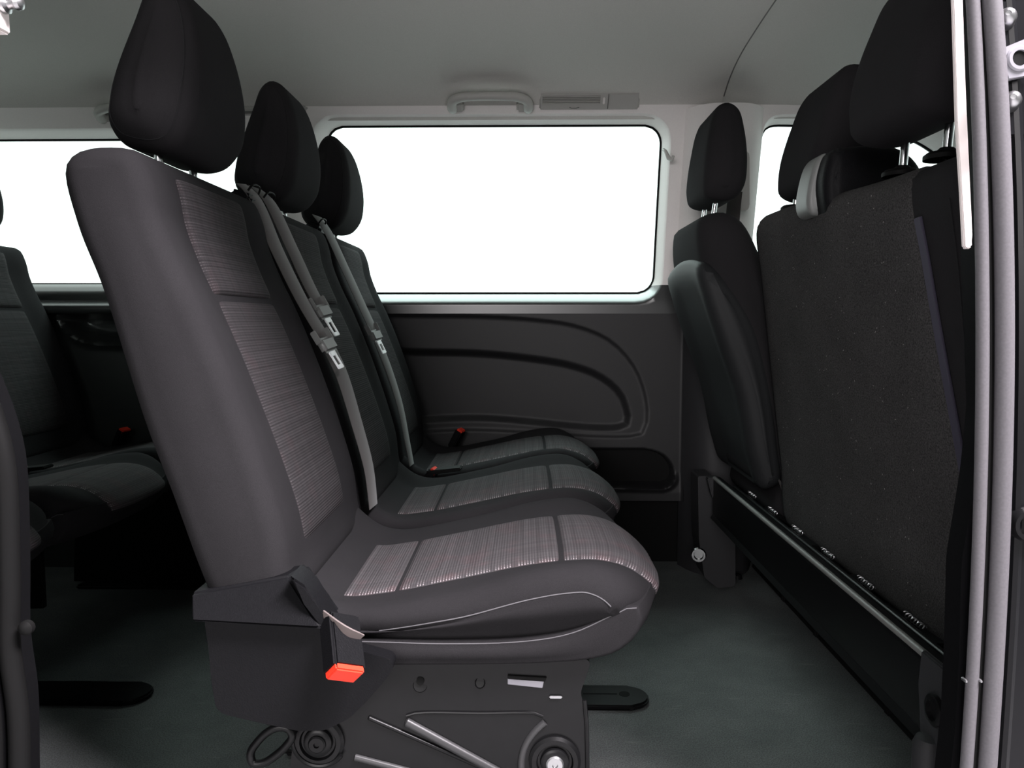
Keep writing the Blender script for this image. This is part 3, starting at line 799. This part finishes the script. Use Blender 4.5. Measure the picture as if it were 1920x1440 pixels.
# buckle
az = Vector((-.26, .74, .60)).normalized(); ax_ = Vector((.80, .613, -.41)); ax_ = (ax_ - az * az.dot(ax_)).normalized(); ay = az.cross(ax_)
tilt = Matrix((ax_, ay, az)).transposed()
endc = P(647, 1264, .885)
bk = box('buckle', endc + az * .038, (.044, .030, .074), M['black_plastic'], near, .004, tilt, 3)
rb = box('release_button', endc + az * .004, (.039, .0255, .014), M['red'], bk, .002, tilt, 2)
ribbon('buckle_strap', [P(606, 1158, .93), P(628, 1174, .915), P(650, 1188, .91), P(672, 1200, .92)], (.35, -.3, .9), .020, .0025, M['belt_taupe'], bk, 8)
revolve('buckle_rivet', P(640, 1190, .93), P(640, 1190, .5), [(0, .006), (.006, .006), (.008, .004), (.008, 0)], M['steel'], bk, 14)

# base frame of the near seat (pressed steel side plate standing on the floor)
fr_ = XZ([(560, 1290), (640, 1236), (1110, 1236), (1088, 1300), (1094, 1318), (1099, 1400), (1100, 1700), (1000, 1712), (900, 1570), (720, 1490), (640, 1560), (600, 1712), (520, 1712), (548, 1400)], 1.0)
fb = prism('base_frame', fr_, 1.0, 1.012, M['metal'], near, bev=.002, rnd=.012)
def bar(name, a, b, r, m, par, sy=.5):
    bm = bmesh.new(); a, b = Vector(a), Vector(b); n = 8
    tube_bm(bm, [a + (b - a) * t for t in (0, .01, .5, .99, 1)], [r * .5, r, r, r, r * .5], 12); return finish(bm, name, m, par)
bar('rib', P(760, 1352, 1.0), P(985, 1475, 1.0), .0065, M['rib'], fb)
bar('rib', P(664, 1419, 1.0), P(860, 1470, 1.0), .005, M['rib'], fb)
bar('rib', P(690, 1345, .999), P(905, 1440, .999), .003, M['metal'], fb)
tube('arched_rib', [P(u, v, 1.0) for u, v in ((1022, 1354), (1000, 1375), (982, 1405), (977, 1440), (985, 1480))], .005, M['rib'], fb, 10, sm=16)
tube('swage', [P(u, v, .9995) for u, v in ((762, 1342), (780, 1337), (900, 1337), (1005, 1338), (1018, 1344))], .0022, M['metal'], fb, 8, sm=16)
tube('front_edge', [P(u, v, 1.0) for u, v in ((1096, 1312), (1100, 1360), (1102, 1480))], .003, M['metal'], fb, 8)
for (u, v, r_, hub) in ((1040, 1425, .031, True), (598, 1388, .031, False)):
    c = P(u, v, 1.0); q_ = c - Vector((0, 1, 0))
    wh = revolve('pivot', c, q_, [(0, r_ + .004), (.004, r_ + .004), (.007, r_), (.007, r_ - .006), (.003, r_ - .008), (.003, .020), (.008, .019), (.010, .016), (.010, .012), (.004, .011)], M['metal'], fb, 36)
    revolve('bolt_head', c - Vector((0, .004, 0)), q_, [(0, .0125), (.008, .012), (.0095, .010), (.0095, .004), (.007, .0035), (.007, 0)], M['steel'] if hub else M['metal'], wh, 24)
tube('pivot_lip', [P(598, 1388, .994) + Vector((math.cos(a) * .036, 0, math.sin(a) * .036)) for a in np.linspace(R(180), R(325), 20)], .0035, M['metal'], fb, 8)
# small punched details under the cushion
prism('slot', XZ([(952, 1271), (1020, 1276), (1017, 1290), (952, 1283)], .998), .9975, 1.001, M['paint_silver'], fb, bev=.0005)
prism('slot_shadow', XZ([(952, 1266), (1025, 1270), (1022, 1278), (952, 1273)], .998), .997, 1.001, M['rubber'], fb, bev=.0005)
revolve('dimple', P(788, 1284, 1.001), P(788, 1284, .9), [(0, .010), (.002, .009), (.0022, 0)], M['metal'], fb, 18)
revolve('hole', P(788, 1277, 1.0), P(788, 1277, .9), [(0, .0052), (.0035, .005), (.0036, 0)], M['rubber'], fb, 18)
revolve('hole', P(900, 1281, 1.0), P(900, 1281, .9), [(0, .0072), (.003, .007), (.001, .0055), (.001, 0)], M['metal'], fb, 18)
box('tag_slot', P(1042, 1307, .998), (.017, .003, .0035), M['steel'], fb, .001)
# inner plate and floor rails/feet
def foot(x1, yy, par, slot=True):
    pl_ = []
    hw_ = .042
    for a in np.linspace(-90, 90, 13): pl_.append((x1 - hw_ + math.cos(R(a)) * hw_, yy + math.sin(R(a)) * hw_))
    pl_ += [(x1 - .52, yy + hw_), (x1 - .52, yy - hw_)]
    f_ = prism('floor_rail', pl_, 0.0, .012, M['metal'], par, axis='Z', bev=.004)
    revolve('rail_slot', (x1 - .05, yy + .004, .0115), (x1 - .05, yy + .004, 1), [(0, .011), (.0012, .011), (.0013, 0)], M['rubber'], f_, 18)
    box('rail_groove', (x1 - .10, yy + .004, .0121), (.07, .004, .001), M['rubber'], f_, 0)
    return f_
foot(.09, 1.36, near)
prism('inner_frame', [(-.30, .012), (.08, .012), (.085, .10), (.075, .33), (-.28, .33)], 1.36, 1.372, M['metal'], near, bev=.002)
box('cross_tube', (.05, 1.19, .25), (.03, .37, .03), M['metal'], near, .006); box('cross_tube', (-.22, 1.19, .25), (.03, .37, .03), M['metal'], near, .006)
prism('side_leg', [(-.28, .012), (-.20, .012), (.0, .20), (.06, .20), (.06, .33), (-.26, .33)], 1.50, 1.512, M['metal'], dbl, bev=.002)
prism('side_leg', [(-.30, .012), (.08, .012), (.085, .10), (.075, .33), (-.28, .33)], 2.20, 2.212, M['metal'], dbl, bev=.002)
foot(.245, 2.21, dbl); foot(.255, 1.535, dbl)
box('cross_tube', (-.2, 1.86, .27), (.03, .71, .03), M['metal'], dbl, .006)
# release loop under the cover
lp = [(470, 1412), (482, 1392), (500, 1374), (520, 1364), (540, 1366), (548, 1380), (535, 1400), (515, 1418), (494, 1430), (474, 1430)]
rl = tube('release_loop', [P(u, v, .975) for u, v in lp], .0055, M['metal'], near, 10, True, sm=48)

# buckles standing between the cushions, and belt guides on the shoulders
def small_buckle(c, par, rz=0, tiltd=20, buttoncol='red'):
    rt_ = Matrix.Rotation(R(rz), 3, 'Z') @ Matrix.Rotation(R(tiltd), 3, 'Y')
    b_ = box('buckle', c, (.022, .040, .062), M['black_plastic'], par, .004, rt_, 3)
    box('release_button', Vector(c) + rt_ @ Vector((.001, 0, .026)), (.018, .034, .014), M['red'], b_, .002, rt_)
    return b_
small_buckle(P(856, 822, 2.33), dbl, -15, 28)
small_buckle(P(803, 882, 1.885) - Vector((0, 0, .022)), dbl, -10, 35)
prism('buckle_slot', XZ([(800, 880), (865, 874), (866, 880), (812, 887)], 1.885), 1.862, 1.905, M['rubber'], dbl, bev=.002)
def shoulder_guide(c, par):
    g_ = box('belt_guide', c, (.045, .05, .022), M['black_plastic'], par, .008, Matrix.Rotation(R(18), 3, 'Y'), 3)
    tube('guide_loop', [Vector(c) + Vector(q_) for q_ in ((.018, -.026, .010), (.024, -.02, .02), (.024, .02, .02), (.018, .026, .010))], .002, M['rubber'], g_, 8, sm=14)
shoulder_guide((-.512, 1.418, 1.000), near)
shoulder_guide((-.512, 1.50, 1.000), dbl)
shoulder_guide((-.512, 1.89, 1.000), dbl)

# seat belts
def belt(label, pts, lower, yt, tongue_uv, plate_uv, ang_z=0, w1=.042, w2=.042, wd=((.35, 1, -.1), (.35, 1, -.1))):
    e = empty('seat_belt', P(*pts[0][:2], pts[0][2]), label, 'seat belt', 'seat belts hanging on the second row backrests')
    ribbon('webbing', [P(*p) for p in pts], [Vector(wd[0]), Vector(wd[1])], w1, .0016, M['belt'], e, 26)
    if lower: ribbon('lower_webbing', [P(*p) for p in lower], [Vector((.25, 1, 0)), Vector((.1, 1, 0))], w2, .0016, M['belt'], e, 26)
    # tongue: grey moulded head with a slotted metal plate
    a_ = P(*tongue_uv, yt); c_ = P(*plate_uv, yt)
    ax = (c_ - a_).normalized(); side = Vector(wd[1]); side = (side - ax * side.dot(ax)).normalized(); nn = ax.cross(side)
    mt = Matrix((side, nn, ax)).transposed()
    hd = box('tongue', a_ - ax * .004, (.050, .014, .030), M['guide'], e, .006, mt, 3)
    for s_ in (-1, 1): box('tongue_arm', a_ - ax * .022 + side * s_ * .024, (.004, .012, .026), M['guide'], hd, .0015, mt)
    L_ = (c_ - a_).length
    bm = bmesh.new()
    z0_ = .010; zz1 = L_
    for s_ in (-1, 1): box_bm(bm, a_ + ax * (z0_ + (zz1 - z0_) / 2) + side * s_ * .0085, (.0055, .0026, zz1 - z0_), .0008, mt)
    box_bm(bm, a_ + ax * (z0_ + .004), (.024, .0026, .010), .0008, mt); box_bm(bm, a_ + ax * (zz1 - .0035), (.0195, .0026, .008), .0008, mt)
    finish(bm, 'tongue_plate', M['tongue'], hd)
    return e
belt('charcoal seat belt falling furthest down, its chrome tongue the lowest of the three',
     [(452, 345, 1.42), (474, 366, 1.42), (520, 470, 1.415), (570, 570, 1.41), (607, 632, 1.405)],
     [(616, 650, 1.42), (640, 700, 1.43), (668, 790, 1.43), (692, 880, 1.43), (700, 950, 1.43)], 1.395, (616, 650), (640, 690), w2=.05)
belt('charcoal seat belt with chrome tongue just above the lowest one, on the middle seat',
     [(478, 352, 1.50), (503, 375, 1.49), (545, 460, 1.48), (582, 540, 1.475), (603, 578, 1.47)], None, 1.465, (608, 588), (632, 629))
belt('charcoal seat belt furthest from the door, small tongue below the far headrest',
     [(594, 405, 1.91), (612, 430, 1.90), (650, 510, 1.89), (682, 580, 1.885), (702, 622, 1.88)],
     [(708, 640, 1.90), (728, 690, 1.905), (750, 760, 1.905), (764, 830, 1.905), (772, 872, 1.905)], 1.875, (706, 632), (721, 662))

# ------------------------------------------------------------ third row: copies, set back
OFF = Vector((-1.03, 0, 0))
s3 = copy_tree(near, OFF); s3['label'] = 'dark fabric single seat of the rear row, behind the left door jamb'
d3 = copy_tree(dbl, OFF); d3['label'] = 'dark fabric double bench of the rear row at the left edge'

# ------------------------------------------------------------ front row
# driver seat (far side)
drv = empty('driver_seat', (.62, 2.05, .2), 'dark single front seat with plastic back shell, beside the far pillar', 'seat')
DBK = [(.415, 1.000), (.420, 1.023), (.445, 1.037), (.48, 1.040), (.52, 1.02), (.56, .95), (.60, .83), (.66, .62), (.70, .46), (.69, .40), (.62, .37), (.575, .38), (.555, .47), (.52, .60), (.470, .76), (.435, .87), (.418, .94)]
def dw(x, y, z):
    k = 1 - .13 * sst(.80, 1.08, z); return (x, 2.05 + (y - 2.05) * k, z)
dp_ = Pillow(DBK, 1.845, 2.275, .055, None, dw, n=90); dp_.pca = True
db_ = dp_.build('backrest', M['fabric'], drv, ny=16, nr=8)
SH = [(.408, .920), (.416, .935), (.44, .932), (.49, .89), (.545, .80), (.59, .64), (.615, .48), (.62, .39), (.575, .37), (.545, .44), (.508, .60), (.460, .74), (.422, .86)]
def shw(x, y, z):
    # the shell's top edge is a bowed rim, lower towards the sides
    t = (y - 2.05) / .235
    return (x + .0 * t, 2.05 + (y - 2.05) * (1 - .05 * sst(.75, .95, z)), z - .03 * t * t * sst(.6, .95, z))
def shd(x, y, z, nx, nz):
    w_ = sst(-.3, -.8, nx); c_ = 1 - sst(.10, .18, abs(y - 2.05)); return .010 * w_ * c_ * sst(.90, .82, z), 0
sp_ = Pillow(SH, 1.836, 2.284, .035, shd, shw, n=90)
sp_.build('back_shell', M['shell_plastic'], drv, ny=24, nr=7)
DCU = [(.62, .38), (.70, .40), (.9, .43), (1.08, .44), (1.12, .41), (1.08, .34), (.9, .30), (.65, .28), (.60, .32)]
Pillow(DCU, 1.82, 2.28, .04, n=60).build('cushion', M['fabric'], drv, ny=8)
DHR = [(.455, 1.10), (.448, 1.13), (.450, 1.18), (.458, 1.24), (.468, 1.29), (.482, 1.318), (.506, 1.327), (.532, 1.312), (.548, 1.26), (.555, 1.18), (.548, 1.12), (.53, 1.095), (.49, 1.088)]
headrest(2.05, drv, [(x - .010, z - .014) for x, z in DHR], .128, .032, 1.15, 1.33, .88, ((.470, 1.0), (.482, 1.10)), .058)
prism('seat_box', [(.66, .2), (1.05, .2), (1.05, .33), (.66, .33)], 1.86, 2.24, M['rubber'], drv, bev=.01)

# double passenger bench (carpeted back)
fbn = empty('front_bench_seat', (.72, 1.37, .2), 'double front bench with large carpeted charcoal back, at the right', 'bench seat')
FB = [(.525, .968), (.530, .988), (.55, 1.000), (.60, 1.002), (.64, .985), (.665, .93), (.70, .75), (.74, .50), (.76, .36), (.72, .31), (.64, .29), (.612, .31), (.594, .45), (.566, .66), (.540, .86)]
def fbw(x, y, z):
    return (x, y, z - .012 * sst(.8, 1.0, z) + .026 * sst(1.1, 1.75, y) * sst(.8, 1.0, z) - .014 * sst(1.77, 1.83, y) * sst(.9, 1., z))
fp = Pillow(FB, .935, 1.83, .045, None, fbw, n=110)
fb_ = fp.build('backrest', M['fabric'], fbn, ny=30, nr=8)
# carpet skin over the rear face
a, b = fp.idx(.545, .998), fp.idx(.625, .296)
if b < a: b += 110
bm = bmesh.new(); nv, nu = 60, 44; g_ = []
for i in range(nv + 1):
    fa = i / nv; row = []
    zi = fp.at(a + (b - a) * fa, 1.2)[2]
    ya_ = 1.072 - .072 * sst(.98, .40, zi) + .0; yb_ = 1.792
    for j in range(nu + 1):
        fb2 = j / nu; e_ = min(1, min(fb2, 1 - fb2) * 30) * min(1, min(fa + .02, 1 - fa) * 40)
        row.append(bm.verts.new(fp.at(a + (b - a) * fa, ya_ + (yb_ - ya_) * fb2, -.002 + .0055 * e_ ** .5)))
    g_.append(row)
for i in range(nv):
    for j in range(nu): bm.faces.new((g_[i][j], g_[i][j + 1], g_[i + 1][j + 1], g_[i + 1][j]))
cpt = finish(bm, 'carpet_back', M['carpet'], fb_, sharp=70); tag(cpt, 'fuzzy black carpet facing on the back of the bench')
# zip strip along the carpet edge
zp = [fp.at(a + (b - a) * t, 1.072 - .072 * sst(.98, .40, fp.at(a + (b - a) * t, 1.2)[2]) - .008, .003) for t in np.linspace(.12, .93, 40)]
ribbon('zip_strip', zp, (0, 1, 0), .016, .004, mat('violet_grey_zip_tape', (.040, .036, .055), .7, spec=.3), fb_)
tube('side_seam', [fp.at(a + (b - a) * t, .985, .001) for t in np.linspace(.1, .95, 40)], .001, M['seam'], fb_, 5)
# fabric lint on the carpet: tiny pale specks
bm = bmesh.new()
for k in range(150):
    t = random.uniform(.05, .93); yy = random.uniform(1.10, 1.74); p_ = Vector(fp.at(a + (b - a) * t, yy, .0042)); q_ = Vector((random.uniform(-.0004, .0004), random.uniform(-.0012, .0012), random.uniform(-.0012, .0012)))
    tube_bm(bm, [p_ - q_, p_, p_ + q_], .00022, 4)
o = finish(bm, 'lint', mat('pale_lint', (.35, .33, .32), .9), fb_); tag(o, kind='stuff')
FCU = [(.70, .38), (.80, .41), (.95, .43), (1.12, .44), (1.16, .41), (1.12, .34), (.95, .30), (.75, .28), (.68, .32)]
Pillow(FCU, .96, 1.79, .04, n=60).build('cushion', M['fabric'], fbn, ny=12)
def shift(pr, dx, dz, sx=1.0, sz=1.0, mirror=False):
    return [((-(x + .525) if mirror else (x + .525)) * sx + dx, (z - 1.03) * sz + dz) for x, z in pr]
HF = [(.540, 1.045), (.522, 1.060), (.520, 1.09), (.528, 1.15), (.545, 1.21), (.568, 1.262), (.60, 1.280), (.63, 1.262), (.648, 1.21), (.655, 1.14), (.645, 1.08), (.62, 1.05), (.58, 1.04)]
headrest(1.150, fbn, [(x - .014, z + .006) for x, z in HF], .140, .045, 1.15, 1.32, .82, ((.572, .97), (.580, 1.09)), .062)
HM = [(.555, 1.045), (.538, 1.058), (.535, 1.085), (.545, 1.14), (.562, 1.20), (.580, 1.25), (.602, 1.274), (.638, 1.272), (.662, 1.235), (.668, 1.16), (.65, 1.08), (.62, 1.05), (.58, 1.04)]
headrest(1.625, fbn, [(x + .012, z - .008) for x, z in HM], .132, .036, 1.15, 1.32, .84, ((.572, .98), (.580, 1.09)), .060)
for yy in (1.150 - .062, 1.150 + .062, 1.625 + .06, 1.625 - .06):
    pz = 1.002 + .016 * sst(1.2, 1.75, yy)
    revolve('collar', (.572, yy, pz - .004), (.572, yy, 2), [(0, .027), (.006, .027), (.010, .022), (.010, .008)], M['rubber'], fbn, 24)
# belt outlet tower between the headrests
bt2 = Pillow([(.515, 1.0), (.518, 1.045), (.530, 1.072), (.56, 1.078), (.64, 1.075), (.68, 1.04), (.69, .98), (.60, .95), (.53, .955)], 1.36, 1.47, .018, n=60)
ot = bt2.build('belt_outlet', M['black_plastic'], fbn, ny=6)
of = Pillow([(.502, .985), (.506, 1.030), (.517, 1.064), (.530, 1.075), (.545, 1.070), (.552, 1.03), (.548, .985), (.528, .966), (.510, .968)], 1.405, 1.475, .010, n=48)
o = of.build('outlet_cover', M['guide'], ot, ny=5); tag(o, 'grey rounded cover of the belt outlet')

# cross beam behind the front seats
xb = .530
bmz = .342
cb = empty('cross_beam', (xb, 1.5, .28), 'black steel cross beam running from the near pillar to the far post behind the front seats', 'beam')
sec = round_poly([(xb, .232), (xb - .002, .330), (xb + .004, .341), (xb + .020, .340), (xb + .024, .325), (xb + .022, .228)], .004)
L_ = []
for y in (.90, 2.16): L_.append([(x, y, z) for x, z in sec])
loft('beam', L_, M['metal'], cb, cap0=True, cap1=True)
tube('top_lip', [(xb + .001, .90, .338), (xb + .001, 2.15, .338)], .0055, mat('pale_steel_edge', (.14, .14, .135), .42), cb, 10)  # lip paler than the rest of the beam
loft('lower_flange', [[(xb + .002, y, .236), (xb - .006, y, .222), (xb + .03, y, .214), (xb + .04, y, .23)] for y in (.90, 2.16)], M['metal'], cb, cap0=True, cap1=True)
# far end bracket and post
prism('end_bracket', [(P(u, v, 2.18).x, P(u, v, 2.18).z) for u, v in ((1322, 893), (1343, 890), (1346, 915), (1362, 950), (1392, 975), (1372, 985), (1350, 962), (1330, 925))], 2.15, 2.18, M['post'], cb, bev=.003)
po = prism('post', [(P(u, v, 2.26).x, P(u, v, 2.26).z) for u, v in ((1300, 885), (1330, 885), (1345, 930), (1368, 985), (1369, 1086), (1336, 1090), (1312, 1070), (1302, 1000))], 2.20, 2.30, M['post'], cb, bev=.006, rnd=.008)
c = P(1313, 1042, 2.19)
revolve('post_bolt', c + Vector((0, .02, 0)), c - Vector((0.25, 1, 0)), [(0, .022), (.014, .022), (.018, .019), (.018, .014), (.010, .012), (.010, 0)], M['chrome'], po, 24)
revolve('post_foot', P(1382, 1084, 2.27), P(1382, 1084, 2.27) + Vector((0, 0, 1)), [(0, .016), (.010, .013), (.014, .006), (.014, 0)], M['black_plastic'], po, 16)
# near end bracket with ring
prism('end_plate', [(.90, .345), (1.0, .345), (1.005, .30), (.99, .22), (.985, .15), (.90, .13)], xb - .006, xb + .002, M['post'], cb, axis='X', bev=.002)
c = Vector((xb - .006, .955, .285))
revolve('ring', c, c - Vector((1, 0, 0)), [(0, .020), (.006, .020), (.008, .017), (.008, .013), (.002, .012), (.002, 0)], M['metal'], cb, 26)
c = P(1742, 1400, .97)
revolve('roller', c - Vector((0, 0, .05)), c + Vector((0, 0, 1)), [(0, .020), (.052, .020), (.062, .016), (.066, 0)], M['post'], cb, 22)
# slatted seat frame between beam and bench
for k in range(9):
    y = .99 + .125 * k
    o = box('frame_slat', (xb + .085, y, .300 + .01 * (k % 2)), (.13, .05 + .02 * (k % 3), .012), M['metal'], cb, .003, Matrix.Rotation(R(random.uniform(-8, 8)), 3, 'X'))
tube('frame_rod', [(xb + .05, .92, .318), (xb + .05, 2.12, .318)], .006, M['metal'], cb, 10)
tube('frame_rod', [(xb + .10, .92, .31), (xb + .10, 2.12, .31)], .005, M['metal'], cb, 10)
bm = bmesh.new()
for k in range(6):
    y0_ = 1.13 + .17 * k
    tube_bm(bm, [(xb + .065 + .0045 * math.cos(t), y0_ + t * .0014, .322 + .0045 * math.sin(t)) for t in np.linspace(0, 40, 110)], .0010, 5)
finish(bm, 'coil_spring', M['steel'], cb)
# riser of the cab floor with ribs
o = prism('trim_12', [(.80, 0), (2.42, 0), (2.42, .19), (.80, .19)], .726, .742, M['rubber'], axis='X', bev=.003); tag(o, 'black riser of the cab floor under the cross beam', kind='structure')
for i, y in enumerate((1.03, 1.22, 1.48, 1.86, 2.1)):
    box('riser_rib', (.720, y, .095), (.018, .016, .185), M['rubber'], o, .004)
tube('riser_edge', [(.722, .85, .006), (.722, 2.40, .006)], .006, M['rubber'], o, 8)
# driver belt webbing hanging on the pillar
e = empty('front_seat_belt', (.60, 2.24, 1.0), 'dark belt webbing hanging behind the small far headrest', 'seat belt')
ribbon('webbing', [(.592, 2.23, 1.14), (.584, 2.225, 1.05), (.59, 2.235, .90), (.60, 2.25, .6)], (1, -.6, 0), .040, .0016, M['belt'], e, 14)
ah = prism('belt_height_adjuster', XZ([(1388, 284), (1404, 284), (1406, 292), (1406, 386), (1402, 394), (1388, 396)], 2.24), 2.24, 2.262, M['vent'], bev=.003); tag(ah, 'slim grey belt height adjuster on the pillar beside the small headrest', 'adjuster')
# buckle stalks hanging beside the bench
e = empty('buckle_stalk', P(1458, 820, 1.86), 'dark bent buckle strap between the two front seats', 'strap')
ribbon('strap', [P(1470, 745, 1.86), P(1448, 805, 1.86), P(1446, 845, 1.86), P(1462, 900, 1.86), P(1484, 960, 1.86)], (.4, 1, 0), .035, .003, M['belt'], e, 18)

# ------------------------------------------------------------ ceiling fittings
def ceil_frame(u, v, Y):
    p = P(u, v, Y)
    yy = rp[:, 0]; i = int(np.abs(yy - p.y).argmin()); i = min(max(i, 1), len(rp) - 2)
    t = rp[i + 1] - rp[i - 1]; t = t / np.linalg.norm(t)      # towards the middle of the van
    up = Vector((0, t[0], t[1])); n_ = Vector((0, -abs(t[1]), -abs(t[0])))
    return p, up, n_
def hit_ceiling(u, v):
    d = RC @ Vector((u - 960, -(v - 720), -FPX)); best = None
    for i in range(len(rp) - 1):
        (ya, za), (yb, zb) = rp[i], rp[i + 1]
        for f in np.linspace(0, 1, 12):
            y = ya + (yb - ya) * f; z = za + (zb - za) * f; q_ = CL + d * (y / d.y); e_ = abs(q_.z - z)
            if best is None or e_ < best[0]: best = (e_, Vector((q_.x, y, z)), i)
    i = min(max(best[2], 1), len(rp) - 2); t = rp[i + 1] - rp[i - 1]; t /= np.linalg.norm(t)
    return best[1], Vector((0, t[0], t[1])), Vector((0, -t[1], t[0])) if Vector((0, -t[1], t[0])).z < 0 else Vector((0, t[1], -t[0]))
def grab(name, us, v0, label, par=None):
    c, up, n_ = hit_ceiling((us[0] + us[1]) / 2, v0)
    k = c.y / FPX; hwx = (us[1] - us[0]) / 2 * k
    e = empty(name, c, label, 'grab handle', 'grab handles on the headliner')
    X_ = Vector((1, 0, 0))
    def q_(a, b_, d): return c + X_ * a * hwx + up * b_ + n_ * d
    path = [q_(-.90, -.026, .004), q_(-.90, -.018, .016), q_(-.88, .006, .026), q_(-.66, .021, .032), q_(-.3, .025, .034), (q_(.3, .025, .034)), q_(.66, .021, .032), q_(.88, .006, .026), q_(.90, -.018, .016), q_(.90, -.026, .004)]
    pts = catmull([tuple(p) for p in path], 50, False)
    bm = bmesh.new(); tube_bm(bm, pts, [.0125 + .003 * abs(2 * i / 49 - 1) ** 3 for i in range(50)], 12)
    finish(bm, 'grip', M['vent'], e)
    for s_ in (-1, 1):
        mt = Matrix((X_, up, n_)).transposed()
        box('foot', q_(s_ * .80, -.018, .008), (.042, .030, .022), M['vent'], e, .006, mt, 3)
    return e
grab('grab_handle', (842, 996), 186, 'grey grab handle on the ceiling above the large side window')
grab('grab_handle', (184, 340), 205, 'grey grab handle half hidden behind the nearest headrest')
c, up, n_ = hit_ceiling(1105, 188)
ve = empty('air_vent', c, 'slim grey ceiling air vent and lamp, right of the grab handle above the window', 'air vent')
mt = Matrix((Vector((1, 0, 0)), up, n_)).transposed()
def V_(du, dv, d): return c + Vector((1, 0, 0)) * du * c.y / FPX + up * dv * .0017 + n_ * d
box('vent_frame', V_(0, 0, .0), (.288, .058, .012), M['vent'], ve, .005, mt, 3)
box('vent_recess', V_(-33, 3, .0055), (.166, .026, .002), M['vent_dark'], ve, .0008, mt)
for k in range(5): box('vent_slat', V_(-33, -2.8 + 3.0 * k, .0075), (.164, .0024, .004), M['vent'], ve, .0008, mt)
box('vent_slider', V_(26, 2, .009), (.006, .020, .006), M['trim_light'], ve, .002, mt)
box('lamp_lens', V_(62, 0, .006), (.080, .044, .003), M['vent'], ve, .0012, mt)
box('lamp_edge', V_(34, 0, .0065), (.002, .044, .003), M['vent_dark'], ve, .0004, mt)
tube('vent_mark', [V_(-36, -10, .0065), V_(-32, -11.5, .0065), V_(-24, -11.5, .0065), V_(-18, -10, .0065)], .0012, M['vent_dark'], ve, 6)
c, up, n_ = hit_ceiling(490, 215)
e = empty('air_vent', c, 'slim grey ceiling vent half hidden between the two nearer headrests', 'air vent')
mt = Matrix((Vector((1, 0, 0)), up, n_)).transposed()
box('vent_frame', c, (.28, .058, .012), M['vent'], e, .005, mt, 3)
for k in range(5): box('vent_slat', c + up * (-.005 + .005 * k) + n_ * .007, (.16, .0022, .004), M['vent_dark'], e, .0008, mt)
# coat hook on the pillar
c = P(1254, 292, 2.30)
hk = tube('coat_hook', [c + Vector(q_) for q_ in ((-.012, .02, .022), (-.010, -.002, .012), (-.003, -.014, -.010), (.006, -.020, -.016), (.010, -.020, -.004))], [.0045, .005, .0065, .006, .004], M['vent'], None, 10); tag(hk, 'small grey coat hook beside the top right corner of the big window', 'hook')
